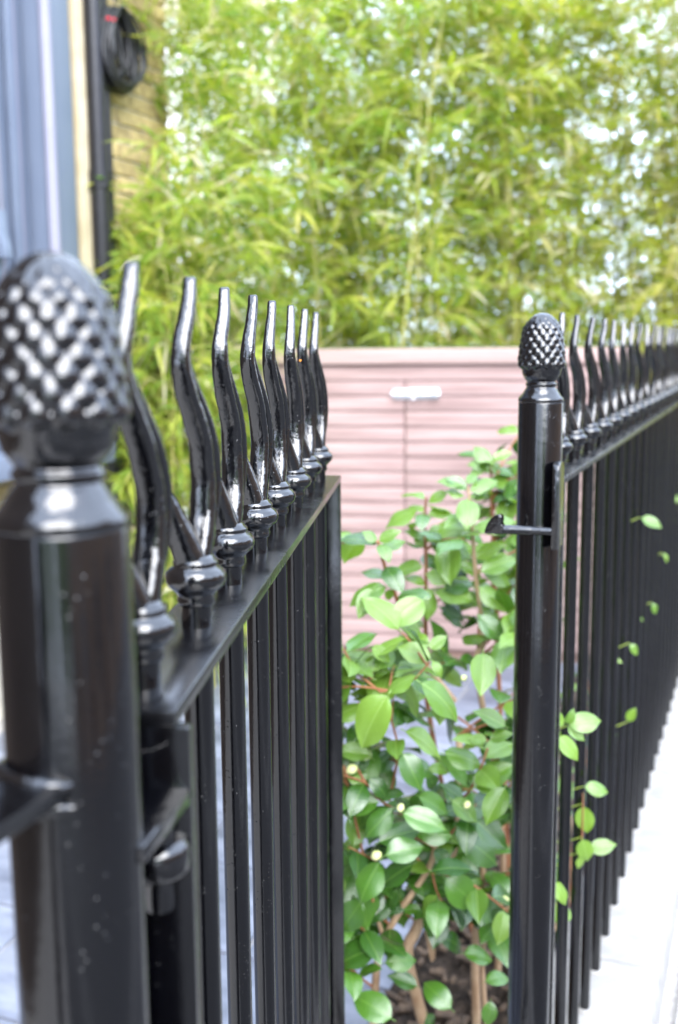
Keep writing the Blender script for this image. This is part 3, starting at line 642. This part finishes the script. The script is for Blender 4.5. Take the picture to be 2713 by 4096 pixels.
def added_tree(s, d, h, lab):  # unseen trees added to keep the middle of the posts' reflections dark
    b = fpt(s, d); t = empty('added_tree', (b.x, b.y, 0)); tag(t, lab, 'tree', 'added trees behind the camera')
    tr = MB().tube([(0, 0, -.1), (.05, 0, 1.2), (0, .08, 2.6), (.1, 0, h * .7)], [.2, .16, .13, .05], 10)
    rd = random.Random(int(s * 10))
    for k in range(7):
        a = rd.uniform(0, 6.28); z0 = rd.uniform(1.8, h * .6); tr.tube([(0, 0, z0), (math.cos(a) * .8, math.sin(a) * .8, z0 + .7), (math.cos(a) * 1.7, math.sin(a) * 1.7, z0 + 1.3)], [.07, .05, .02], 6)
    tr.build('trunk', M['stem'], t, smooth=True, ang=70)
    n = 9000; c = rng.normal(0, 1, (n, 3)); c /= np.linalg.norm(c, axis=1)[:, None]; c *= rng.uniform(.3, 1, n)[:, None] ** .5 * np.array([2.3, 2.3, h * .42]); c[:, 2] += h * .56
    c += .35 * np.sin(c[:, [1, 2, 0]] * 3.1)
    V, F = leaf_cloud(c, (lambda q: q / np.linalg.norm(q, axis=1)[:, None])(rng.normal(0, 1, (n, 3))), rng.uniform(.12, .24, n), rng.uniform(.05, .08, n))
    me = bpy.data.meshes.new('crown'); me.from_pydata(V.tolist(), [], F); a = me.attributes.new('tint', 'FLOAT', 'FACE'); a.data.foreach_set('value', np.repeat(rng.uniform(0, .4, n), 6).astype(np.float32))
    tag(link('crown', me, M['bamboo'], t), kind='stuff')
for s, d, h, lab in ((-17.5, 12.2, 7.0, 'unseen tree added on the far pavement to darken reflections, nearest of its row'), (-23, 12, 8, 'unseen tree added on the far pavement to darken reflections, second of its row'), (-26, 7, 7.5, 'unseen tree added to close the street behind the camera and darken reflections'), (-25, 1.6, 7.5, 'unseen tree added on the near pavement behind the camera to darken reflections')): added_tree(s, d, h, lab)
NB = 0
spec = [  # x, y, culms, height, spread, label, density, yellow, lowest leaf, lean
 (-.68, 4.78, 14, 2.3, .26, 'dark green bamboo clump against the house wall below the cable coil', 1.0, -.02, .06, (-.04, -.03)),
 (-.30, 5.55, 13, 4.0, .72, 'green bamboo clump left of the bin store, leaves drooping at its edge', 1.0, -.02, .05, (-.06, 0)),
 (-.12, 6.35, 12, 4.3, .6, 'loose bamboo clump reaching the top beside the white house', .9, .05, .2, (0, 0)),
 (.12, 5.95, 13, 4.2, .72, 'bamboo clump rising behind the left end of the bin store', .75, .0, .3, (0, 0)),
 (.62, 6.05, 13, 4.3, .72, 'bamboo clump directly above the steel door bolt', .66, .02, .3, (0, 0)),
 (1.10, 6.0, 13, 4.3, .72, 'bamboo clump behind the right end of the bin store', .66, .06, .3, (0, 0)),
 (1.58, 6.0, 13, 4.3, .72, 'yellowing bamboo clump above the pine cone of the latch post', .68, .14, .12, (0, 0)),
 (2.05, 5.95, 13, 4.3, .72, 'yellow green bamboo clump over the receding railing spikes', .72, .2, .1, (0, 0)),
 (2.55, 5.9, 12, 4.2, .72, 'yellowest bamboo clump at the right edge, bare culms showing', .6, .24, .25, (0, 0)),
 (.35, 6.75, 12, 4.6, .8, 'rear bamboo clump seen through gaps above the left door', .4, .1, .25, (0, 0)),
 (.95, 6.8, 12, 4.6, .8, 'rear bamboo clump seen through gaps above the right door', .35, .12, .25, (0, 0)),
 (1.5, 6.8, 12, 4.6, .8, 'rear bamboo clump seen through gaps over the latch post', .35, .15, .25, (0, 0)),
 (2.1, 6.75, 12, 4.6, .8, 'rear bamboo clump seen through gaps over the railing spikes', .4, .2, .2, (0, 0)),
 (2.75, 6.7, 12, 4.6, .8, 'rear bamboo clump filling the upper right corner', .4, .25, .2, (0, 0)),
 (3.15, 5.9, 10, 4.1, .72, 'bamboo clump just past the right edge of the view', .8, .2, .1, (0, 0)),
]
for s in spec: NB += bamboo(*s)
print('bamboo leaves', NB)

# ------------------------------------------------------------------ camellia
def leaf_mesh(fold, curl, wav, seed, wr=.58):
    nl, nw = 10, 3; v = []; f = []; uv = []; rd = random.Random(seed); ph = rd.uniform(0, 6)
    for i in range(nl + 1):
        t = i / nl
        wdt = wr * .5 * (math.sin(math.pi * t ** .82) ** .78 if 0 < t < 1 else 0) * (1.0 if t < .75 else 1 - .35 * (t - .75) / .25)
        wdt = max(wdt, .004)
        cx = t; th = curl * t; z = -(1 - math.cos(th)) / max(abs(curl), 1e-3) * (1 if curl >= 0 else -1); y = math.sin(abs(th)) / max(abs(curl), 1e-3)
        for j in range(-nw, nw + 1):
            s = j / nw; x = wdt * s
            zz = abs(x) * fold + z + wav * math.sin(t * 9 + ph + (1 if s > 0 else 0)) * abs(s) ** 2 - .12 * x * x / (wr * .25)
            v.append((x, y, zz)); uv.append((s * wdt / (wr * .5), t))
    n = 2 * nw + 1
    for i in range(nl):
        for j in range(2 * nw): a = i * n + j; f.append((a, a + 1, a + n + 1, a + n))
    b = len(v)                                  # petiole
    me = bpy.data.meshes.new('leaf'); 
    pet = MB().tube([(0, -.10, .012), (0, -.04, .002), (0, .03, -.004)], [.012, .011, .007], 5)
    v += pet.v; f += [tuple(i + b for i in q) for q in pet.f]; uv += [(0, .0)] * len(pet.v)
    me.from_pydata(v, [], f); ul = me.uv_layers.new(name='UVMap')
    for l in me.loops: ul.data[l.index].uv = uv[l.vertex_index]
    me.polygons.foreach_set('use_smooth', [True] * len(me.polygons)); return me
LV = [leaf_mesh(*a) for a in [(.34, .55, .022, 1), (.12, .95, .03, 2), (.48, .3, .018, 3), (.05, .65, .035, 4, .63), (.22, 1.25, .025, 5, .54), (.38, .75, .03, 6, .60)]]
LY = [m.copy() for m in LV]
for m in LV: m.materials.append(M['leaf_dark'])
for m in LY: m.materials.append(M['leaf_young'])
def put_leaf(parent, base, dirn, up, L, young, rd, name='leaf', k=None):
    d = Vector(dirn).normalized(); u = Vector(up); s = d.cross(u)
    if s.length < 1e-3: s = Vector((1, 0, 0))
    s.normalize(); u = s.cross(d).normalized()
    mt = Matrix((s, d, u)).transposed().to_4x4(); mt.translation = Vector(base) + d * L * .08
    me = (LY if young else LV)[rd.randrange(6) if k is None else k]
    o = link(name, me, None, parent); o.matrix_world = Matrix.Translation((0, 0, 0)) @ mt @ Matrix.Diagonal((L * rd.uniform(.92, 1.12), L, L, 1)); return o
def disp(x, y): return x * 1.7302, y * 1.7302
def c4(x, y): return 1200 + x / 1.568, 1300 + y / 1.568
def c5(x, y): return 1300 + x / 1.4836, 2500 + y / 1.4836
def c6(x, y): return 1950 + x / 1.4836, 2500 + y / 1.4836
def c3(x, y): return 1800 + x / 1.691, 1100 + y / 1.691
def key(parent, fn, bx0, by0, tx, ty, Y, young, rd, dY=0.0, upv=(0, -.55, .85), wide=1.0):
    b = at(*fn(bx0, by0), Y); t = at(*fn(tx, ty), Y + dY); d = t - b; L = d.length
    return put_leaf(parent, b, d, upv, min(L * 1.06, .11), young, rd)
rd = random.Random(5)
ca = empty('camellia_shrub', tuple(fpt(.36, -.24, 0))); tag(ca, 'glossy green camellia shrub filling the gap beside the latch post', 'shrub')
cb_ = empty('camellia_shrub', tuple(fpt(.75, -.22, 0))); tag(cb_, 'taller camellia shrub behind, its pale shoots rising before the bin store', 'shrub')
cc = empty('camellia_shrub', tuple(fpt(.30, -.36, 0))); tag(cc, 'low leafy camellia with a forked tan stem beside the open gate edge', 'shrub')
for o in (ca, cb_): bpy.context.view_layer.update()
def stem(parent, pts, r0, r1, m, name='stem'):
    P = [Vector(p) for p in pts]; n = len(P); Q = []
    for i in range(n - 1):
        a = P[max(i-1, 0)]; b = P[i]; c = P[i+1]; d = P[min(i+2, n-1)]
        for k in range(5):
            t = k / 5; Q.append(.5 * ((2*b) + (c-a)*t + (2*a-5*b+4*c-d)*t*t + (3*b-a-3*c+d)*t**3))
    Q.append(P[-1]); rr = [r0 + (r1 - r0) * i / (len(Q) - 1) + .08 * r0 * noise.noise((i * .8, r0 * 900, 1)) for i in range(len(Q))]
    o = MB().tube(Q, rr, 9).build(name, m, parent, smooth=True, ang=80); o.matrix_parent_inverse = parent.matrix_world.inverted(); return Q
def twigleaves(parent, Q, n, L, young, t0=.3, up=.3, seed=0):
    """leaves set alternately along a twig"""
    rr = random.Random(seed)
    for i in range(n):
        t = t0 + (1 - t0) * (i + .5) / n; k = min(len(Q) - 2, int(t * (len(Q) - 1))); p = Q[k].lerp(Q[k+1], t * (len(Q) - 1) - k)
        ax = (Q[k+1] - Q[k]).normalized(); a = i * 2.4 + rr.uniform(-.4, .4)
        s = Vector((math.cos(a), math.sin(a), 0)); s = (s - ax * s.dot(ax)); s.normalize()
        d = s + ax * rr.uniform(.15, .7) + Vector((0, 0, rr.uniform(-.45, up)))
        yg = young if isinstance(young, bool) else rr.random() < young
        put_leaf2(parent, p, d, Vector((rr.gauss(0, .3), rr.gauss(-.25, .3), 1)), L * rr.uniform(.65, 1.1), yg, rr)
def put_leaf2(parent, *a): 
    o = put_leaf(parent, *a); mw = o.matrix_world.copy(); return fixp(o, parent, mw)
PINV = {ca: (Matrix.Translation(ca.location)).inverted(), cb_: Matrix.Translation(cb_.location).inverted(), cc: Matrix.Translation(cc.location).inverted()}
def fixp(o, parent, mw):
    o.matrix_parent_inverse = Matrix.Identity(4); o.matrix_basis = PINV[parent] @ mw; return o
LEAVES = []
_orig_put = put_leaf
def put_leaf(parent, base, dirn, up, L, young, rd, name='leaf', k=None):
    d = Vector(dirn).normalized(); u = Vector(up); s = d.cross(u)
    if s.length < 1e-3: s = Vector((1, 0, 0))
    s.normalize(); u = s.cross(d).normalized()
    mt = Matrix((s, d, u)).transposed().to_4x4(); mt.translation = Vector(base) + d * L * .08
    me = (LY if young else LV)[rd.randrange(6) if k is None else k]
    o = bpy.data.objects.new(name, me); COL.objects.link(o); o.parent = parent
    o.matrix_basis = PINV[parent] @ mt @ Matrix.Diagonal((L * rd.uniform(.92, 1.12), L, L, 1)); LEAVES.append(o); return o
def put_leaf2(parent, *a): return put_leaf(parent, *a)
def D(x, y, Y): return at(*disp(x, y), Y)
bpy.context.view_layer.update()
ra, rb = Vector(ca.location), Vector(cb_.location)
# stems of the near shrub
E1 = stem(cc, [Vector(cc.location), D(870, 2250, 1.78), D(905, 2140, 1.76), D(990, 2010, 1.74), D(1010, 1940, 1.72)], .0085, .004, M['stem'])
E2 = stem(cc, [D(890, 2180, 1.77), D(875, 2130, 1.75), D(850, 2060, 1.73), D(830, 1980, 1.72)], .0045, .0025, M['stem'])
E3 = stem(ca, [ra + Vector((0, .02, .02)), D(945, 2230, 1.84), D(962, 2150, 1.84), D(1000, 2070, 1.84), D(1050, 1960, 1.83), D(1060, 1800, 1.86), D(1062, 1700, 1.88)], .012, .0065, M['stem'])
E4 = stem(ca, [D(1000, 2160, 1.86), D(1000, 2220, 1.87), D(985, 2140, 1.86), D(970, 2100, 1.85)], .005, .004, M['stem'])
E5 = stem(ca, [ra + Vector((.08, .05, .02)), D(1098, 2210, 1.9), D(1105, 2120, 1.9), D(1115, 2050, 1.88), D(1120, 1900, 1.86), D(1150, 1700, 1.84)], .009, .004, M['stem'])
E6 = stem(ca, [ra + Vector((.1, .02, .05)), D(1115, 2200, 1.84), D(1165, 2120, 1.80), D(1190, 2060, 1.79)], .006, .004, M['stem'])
G1 = stem(cc, [D(868, 2110, 1.70), D(845, 2000, 1.69), D(818, 1880, 1.68), D(800, 1800, 1.67), D(778, 1740, 1.66)], .0024, .0016, M['twig'], 'twig')
T = []
for (pts, r0) in [
    ([D(1062, 1850, 1.76), D(1085, 1830, 1.70), D(1110, 1780, 1.67), D(1128, 1730, 1.66)], .0026),
    ([D(900, 1850, 1.72), D(920, 1740, 1.67), D(905, 1665, 1.64)], .0026),
    ([D(880, 1600, 1.62), D(940, 1585, 1.61), D(995, 1530, 1.60)], .0020),
    ([D(950, 1480, 1.80), D(925, 1405, 1.78), D(890, 1310, 1.76), D(875, 1252, 1.75)], .0040),
    ([D(860, 1570, 1.66), D(815, 1535, 1.65), D(795, 1500, 1.64)], .0024),
    ([D(1000, 1960, 1.74), D(1035, 2010, 1.70), D(1100, 2050, 1.67), D(1175, 2108, 1.65)], .0026),
    ([D(1000, 2020, 1.72), D(1010, 2060, 1.69), D(1030, 2100, 1.67)], .0020),
    ([D(910, 1870, 1.72), D(880, 1850, 1.68), D(845, 1810, 1.66), D(780, 1790, 1.66)], .0024),
    ([D(870, 1990, 1.70), D(840, 1975, 1.68), D(806, 1958, 1.67)], .0018),
    ([D(1040, 1930, 1.74), D(1075, 1890, 1.72), D(1100, 1860, 1.70)], .0024),
    ([D(860, 2280, 1.72), D(820, 2250, 1.68), D(786, 2220, 1.66)], .0022),
    ([D(880, 2190, 1.74), D(850, 2160, 1.70), D(826, 2130, 1.68)], .0020)]:
    T.append(stem(cc if len(T) in (7, 8, 10, 11) else ca, pts, r0, r0 * .6, M['twig'], 'twig'))
Tm = stem(ca, [D(1050, 1620, 1.86), D(980, 1530, 1.82), D(950, 1480, 1.80)], .006, .0045, M['stem'])
# key leaves read from the photograph (base -> tip)
for (a, b, c, d, Y, yg, dy) in [
    (390, 395, 180, 690, 1.56, 1, -.02), (640, 215, 455, 120, 1.62, 1, .01), (620, 150, 705, 65, 1.62, 1, 0), (545, 330, 835, 490, 1.56, 1, -.02), (680, 400, 695, 565, 1.60, 1, -.03),
    (560, 300, 350, 360, 1.57, 1, 0), (630, 210, 700, 280, 1.62, 1, -.02), (300, 330, 100, 160, 1.64, 1, .02), (310, 280, 390, 110, 1.66, 1, .03), (110, 150, 60, 110, 1.62, 1, 0), (190, 400, 70, 270, 1.66, 0, .02),
    (940, 150, 935, 375, 1.62, 1, -.05), (1085, 610, 915, 510, 1.64, 1, 0), (970, 690, 862, 660, 1.64, 1, 0), (970, 690, 1095, 640, 1.64, 1, -.01), (445, 740, 580, 955, 1.62, 0, -.03), (455, 620, 705, 725, 1.63, 1, -.01),
    (690, 760, 935, 790, 1.66, 1, 0), (870, 980, 1085, 820, 1.66, 1, 0), (1080, 950, 955, 1145, 1.60, 1, -.03), (340, 1050, 95, 1075, 1.66, 0, 0), (415, 1085, 245, 1235, 1.63, 0, -.02), (440, 1110, 695, 1195, 1.61, 0, -.01),
    (540, 1010, 725, 1100, 1.66, 0, .01), (740, 1030, 895, 1150, 1.66, 1, -.01), (885, 1150, 1065, 1310, 1.63, 0, -.02), (340, 1375, 565, 1300, 1.60, 0, 0), (300, 1300, 550, 1190, 1.63, 0, .02), (540, 1410, 325, 1525, 1.63, 0, 0),
    (340, 1390, 190, 1615, 1.60, 0, -.03), (620, 1465, 850, 1400, 1.63, 0, -.01), (695, 1490, 925, 1665, 1.66, 0, -.02), (770, 1260, 560, 1215, 1.68, 0, 0), (800, 1260, 1050, 1390, 1.68, 0, 0), (585, 1760, 705, 1640, 1.72, 0, 0),
    (580, 1690, 465, 1680, 1.74, 0, 0), (430, 1560, 365, 1680, 1.74, 0, -.01), (340, 2010, 535, 1970, 1.72, 0, 0), (335, 1910, 75, 1985, 1.66, 0, 0), (765, 2295, 590, 2110, 1.66, 0, .02), (415, 2350, 185, 2190, 1.64, 0, .02), (660, 1850, 865, 1890, 1.8, 0, 0),
    (810, 1950, 995, 1960, 1.76, 0, 0), (235, 1620, 75, 1830, 1.64, 0, -.01), (560, 2150, 400, 2080, 1.76, 0, 0), (940, 2120, 1090, 2060, 1.72, 0, 0), (985, 2220, 970, 2380, 1.70, 0, -.02), (600, 2300, 660, 2440, 1.74, 0, 0), (240, 1290, 110, 1310, 1.70, 1, 0),
    (280, 770, 90, 740, 1.66, 1, 0), (290, 800, 130, 690, 1.68, 1, .02), (250, 900, 390, 1010, 1.66, 0, -.02), (230, 975, 160, 850, 1.66, 1, 0), (480, 600, 540, 470, 1.66, 0, .02), (80, 1280, 70, 1480, 1.66, 0, 0), (200, 1400, 80, 1470, 1.69, 0, 0), (1060, 1660, 1000, 1800, 1.70, 0, 0), (600, 860, 750, 830, 1.67, 1, 0), (600, 870, 690, 1000, 1.68, 0, 0), (830, 1050, 700, 940, 1.70, 0, .02)]:
    key(ca, c5, a, b, c, d, Y, bool(yg), rd, dy, (rd.gauss(0, .25), -.6 + rd.gauss(0, .15), .8))
for (a, b, c, d, Y, yg, dy) in [
    (490, 1365, 413, 1288, 1.75, 1, 0), (490, 1365, 605, 1283, 1.75, 1, -.01), (500, 1370, 550, 1415, 1.75, 1, -.04), (560, 1640, 318, 1690, 1.74, 1, -.02), (470, 1640, 380, 1810, 1.74, 1, -.03), (565, 1650, 560, 1730, 1.76, 1, 0), (790, 1712, 590, 1865, 1.72, 1, -.03),
    (440, 2010, 560, 2100, 1.66, 1, 0), (830, 2020, 640, 1950, 1.70, 1, .02)]:
    key(ca, c4, a, b, c, d, Y, bool(yg), rd, dy, (rd.gauss(0, .25), -.6 + rd.gauss(0, .15), .8))
for i, q in enumerate(T + [E2, G1]): twigleaves(cc if i in (7, 8, 10, 11, 12, 13) else ca, q, 5, .070, .35 if i < 4 else .1, .35, .35, 40 + i)
for i, q in enumerate([E1, E3, E5, E6]): twigleaves(cc if i == 0 else ca, q, 12, .068, .1, .35, .3, 70 + i)
# side twigs filling the crown
rr = random.Random(21)
for i in range(27):
    q0 = rr.choice([E3, E5, E3, E5]); k = rr.randrange(len(q0) // 3, len(q0)); p = q0[k]; a = rr.uniform(0, 6.28); L = rr.uniform(.08, .17)
    e = p + Vector((math.cos(a) * L, math.sin(a) * L * .7 + .02, L * rr.uniform(.1, .8)))
    hi = e.z > 1.05
    q = stem(ca, [p, p.lerp(e, .5) + Vector((0, 0, .01)), e], .0024, .0012, M['twig'], 'twig'); twigleaves(ca, q, 5, .078, .6 if hi else .12, .3, .3, 100 + i)
for i in range(36):
    q0 = rr.choice([E1, E2, G1, E1, T[7], T[10], T[11]]); k = rr.randrange(len(q0) // 4, len(q0)); p = q0[k]; a = rr.uniform(1.6, 4.6); L = rr.uniform(.06, .13)
    e = p + Vector((math.cos(a) * L, abs(math.sin(a)) * L * .8 - .01, L * rr.uniform(-.1, .7)))
    q = stem(cc, [p, p.lerp(e, .5) + Vector((0, 0, .01)), e], .0022, .0012, M['twig'], 'twig'); twigleaves(cc, q, 4, .080, .3 if e.z > .95 else .08, .3, .3, 400 + i)
for i in range(12):  # twigs on the main camellia's stems, grouped under the low one
    q0 = rr.choice([T[1], T[2], T[4], Tm, T[3]]); k = rr.randrange(0, len(q0)); p = q0[k]; a = rr.uniform(1.2, 5.0); L = rr.uniform(.05, .11)
    e = p + Vector((math.cos(a) * L, abs(math.sin(a)) * L + .02, L * rr.uniform(-.5, .4)))
    q = stem(cc, [p, p.lerp(e, .5) + Vector((0, 0, .006)), e], .002, .0011, M['twig'], 'twig'); twigleaves(cc, q, 4, .080, .7, .3, .3, 500 + i)
# rear shrub: tall shoots in front of the timber
S1 = stem(cb_, [rb, rb.lerp(D(1105, 1560, 1.98), .5) + Vector((.03, 0, 0)), D(1105, 1560, 1.98), D(1118, 1480, 1.97), D(1100, 1330, 1.96), D(1090, 1200, 1.95), D(1082, 1125, 1.95)], .008, .0022, M['stem'])
S2 = stem(cb_, [rb + Vector((-.03, 0, 0)), D(1000, 1700, 2.05), D(985, 1500, 2.03), D(985, 1300, 2.02), D(982, 1200, 2.01), D(986, 1150, 2.0)], .006, .0018, M['twig'])
S3 = stem(cb_, [rb + Vector((.05, .08, 0)), D(1150, 1500, 2.2), D(1140, 1250, 2.2), D(1136, 1110, 2.2), D(1134, 1075, 2.2)], .006, .0018, M['twig'])
for (a, b, c, d, Y, yg, dy) in [
    (1200, 900, 1118, 758, 2.18, 1, 0), (1195, 885, 1070, 850, 2.18, 1, 0), (1205, 845, 1315, 798, 2.18, 1, 0), (1035, 1015, 885, 958, 1.95, 1, 0), (1040, 1000, 1105, 938, 1.95, 1, .02), (1060, 1050, 1218, 958, 1.95, 1, 0), (1040, 1080, 930, 1022, 1.95, 1, 0), (1060, 1085, 1168, 1045, 1.95, 1, 0),
    (1056, 1085, 1056, 1205, 1.94, 1, -.06), (1085, 1295, 1318, 1180, 1.92, 1, 0), (935, 1045, 810, 1098, 1.97, 1, 0), (780, 1180, 690, 1112, 2.0, 1, .02), (760, 1150, 535, 1212, 2.0, 1, 0), (795, 1195, 948, 1145, 2.0, 1, 0), (790, 1345, 678, 1278, 2.02, 1, 0), (790, 1345, 1065, 1400, 2.0, 1, -.02), (790, 1330, 960, 1270, 2.03, 1, .02),
    (780, 1400, 735, 1305, 2.02, 1, 0), (1085, 1290, 840, 1310, 1.96, 1, 0), (785, 1515, 588, 1520, 2.0, 1, 0), (780, 1565, 948, 1575, 2.0, 1, -.02), (790, 1640, 690, 1540, 2.0, 1, 0), (800, 1640, 825, 1820, 1.98, 1, -.03), (1100, 1735, 885, 1630, 1.95, 1, 0), (1120, 1560, 1340, 1445, 1.93, 1, 0), (1110, 1640, 1295, 1745, 1.93, 1, -.02), (1125, 1760, 1305, 1865, 1.94, 1, -.02),
    (1120, 1540, 1345, 1570, 1.95, 1, 0), (1080, 1440, 840, 1430, 2.0, 1, 0), (1090, 1640, 960, 1560, 1.98, 1, 0), (1160, 1960, 1330, 1880, 1.92, 1, 0), (870, 1800, 1040, 1860, 2.0, 0, 0), (1020, 1850, 900, 1760, 2.0, 0, 0), (1190, 1000, 1350, 1020, 2.2, 0, 0), (1200, 1100, 1340, 1080, 2.2, 1, 0), (1180, 1120, 1290, 1010, 2.2, 1, 0), (1220, 1330, 1340, 1220, 2.18, 0, 0)]:
    key(cb_, c4, a, b, c, d, Y, bool(yg), rd, dy, (rd.gauss(0, .25), -.6 + rd.gauss(0, .15), .8))
for i, q in enumerate([S1, S2, S3]): twigleaves(cb_, q, 16 if i == 2 else 10, .068, .6, .35, .4, 200 + i)
for i in range(36):
    q0 = rr.choice([S1, S3, S3, S1, S2]); k = rr.randrange(len(q0) // 6, int(len(q0) * .74)); p = q0[k]; a = rr.uniform(-1.2, 1.6); L = rr.uniform(.08, .16)
    e = p + Vector((math.cos(a) * L, math.sin(a) * L, L * rr.uniform(.2, .8)))
    q = stem(cb_, [p, p.lerp(e, .5) + Vector((0, 0, .01)), e], .0024, .0012, M['twig'], 'twig'); twigleaves(cb_, q, 5, .078, .5, .3, .3, 300 + i)
# sprigs that push out between the bars, and stray leaves further along
def atf(px, py, d=.02):
    v = ray(px, py); t = ((P1 + FN * d) - CP).dot(FN) / v.dot(FN); return CP + v * t
for (fn, a, b, c, d, s) in [(c6, 470, 600, 665, 545, 1), (c6, 470, 600, 570, 675, 1), (c6, 455, 600, 403, 520, 1), (c6, 405, 655, 550, 780, 1), (c6, 460, 590, 530, 530, 1), (c6, 565, 960, 722, 972, 1), (c6, 570, 1060, 585, 1235, 1), (c6, 595, 1335, 748, 1300, 1), (c6, 560, 1260, 605, 1405, 1), (c6, 560, 1350, 565, 1455, 1), (c6, 395, 1520, 492, 1642, 1),
    (c3, 1560, 1530, 1455, 1465, 2), (c3, 1285, 1640, 1425, 1695, 2), (c3, 1440, 1880, 1497, 1932, 2), (c3, 1365, 2215, 1405, 2285, 2), (c6, 842, 108, 898, 172, 2), (c6, 832, 575, 872, 505, 2)]:
    v0 = ray(*fn(a, b)); p = atf(*fn(a, b), .012 if s == 1 else .02); Y = p.y
    q = at(*fn(c, d), Y - .01); put_leaf(cb_ if s == 2 else ca, p, q - p, (rd.gauss(.2, .2), -.7, .6), (q - p).length * 1.05, True, rd)
for (fn, a, b) in [(c6, 470, 600), (c6, 405, 655), (c6, 565, 960), (c6, 570, 1060), (c6, 595, 1335), (c6, 560, 1260), (c6, 560, 1350), (c6, 395, 1520)]:
    p = atf(*fn(a, b), .012); q = p - FN * .07 + FD * .02 + Vector((0, 0, -.03)); stem(ca, [q, p.lerp(q, .5) + Vector((0, 0, -.004)), p], .0018, .0011, M['petiole'], 'twig')
g0 = atf(*c6(520, 1500), -.03); stem(ca, [Vector((g0.x, g0.y, .02)) - FN * .07, Vector((g0.x, g0.y, g0.z * .5)) - FN * .06, g0, atf(*c6(455, 900), -.03), atf(*c6(440, 660), -.03)], .0045, .002, M['stem'], 'stem')
q = stem(ca, [atf(*c6(520, 1500), -.03), atf(*c6(548, 1400), .004), atf(*c6(560, 1300), .012), atf(*c6(566, 1150), .012), atf(*c6(568, 1000), .012)], .0018, .0012, M['twig'], 'twig')
for (fn, a, b) in [(c3, 1560, 1530), (c3, 1285, 1640), (c3, 1440, 1880), (c3, 1365, 2215), (c6, 842, 108), (c6, 832, 575)]:
    p = atf(*fn(a, b), .02); q = p - FN * .07 - FD * .03 + Vector((0, 0, -.02)); stem(cb_, [q, p.lerp(q, .5) + Vector((0, 0, -.004)), p], .0016, .0011, M['petiole'], 'twig')
    b0 = Vector((q.x, q.y, .02)) - FN * .06 - FD * .05; Q = stem(cb_, [b0, b0.lerp(q, .4) + FD * .02, b0.lerp(q, .8) - FN * .01, q], .004, .0016, M['twig'], 'twig')
    twigleaves(cb_, Q, 6, .06, .4, .3, .3, int(a))
# buds
def bud(parent, p, r):
    m = MB().lathe([(.15*r, -1.2*r), (.6*r, -.9*r), (.95*r, -.3*r), (1.0*r, .2*r), (.75*r, .8*r), (.3*r, 1.15*r), (.05*r, 1.25*r)], 14, fn=lambda th, z, q: .05 * r * math.sin(3 * th + z / r)).mesh('bud', smooth=True, ang=80)
    o = link('bud', m, M['bud'], parent); o.matrix_basis = PINV[parent] @ Matrix.Translation(p) @ Matrix.Rotation(rd.uniform(.4, 1.4), 4, 'Y') @ Matrix.Rotation(rd.uniform(-1, 1), 4, 'X')
for (x, y, Y, r) in [(305, 1370, 1.58, .0075), (160, 858, 1.63, .008), (450, 1085, 1.60, .006), (845, 1068, 1.64, .006), (1060, 1635, 1.68, .008), (825, 315, 1.62, .005)]: bud(ca, at(*c5(x, y), Y), r)
print('camellia leaves', len(LEAVES), sum(o.parent is ca for o in LEAVES), sum(o.parent is cc for o in LEAVES))
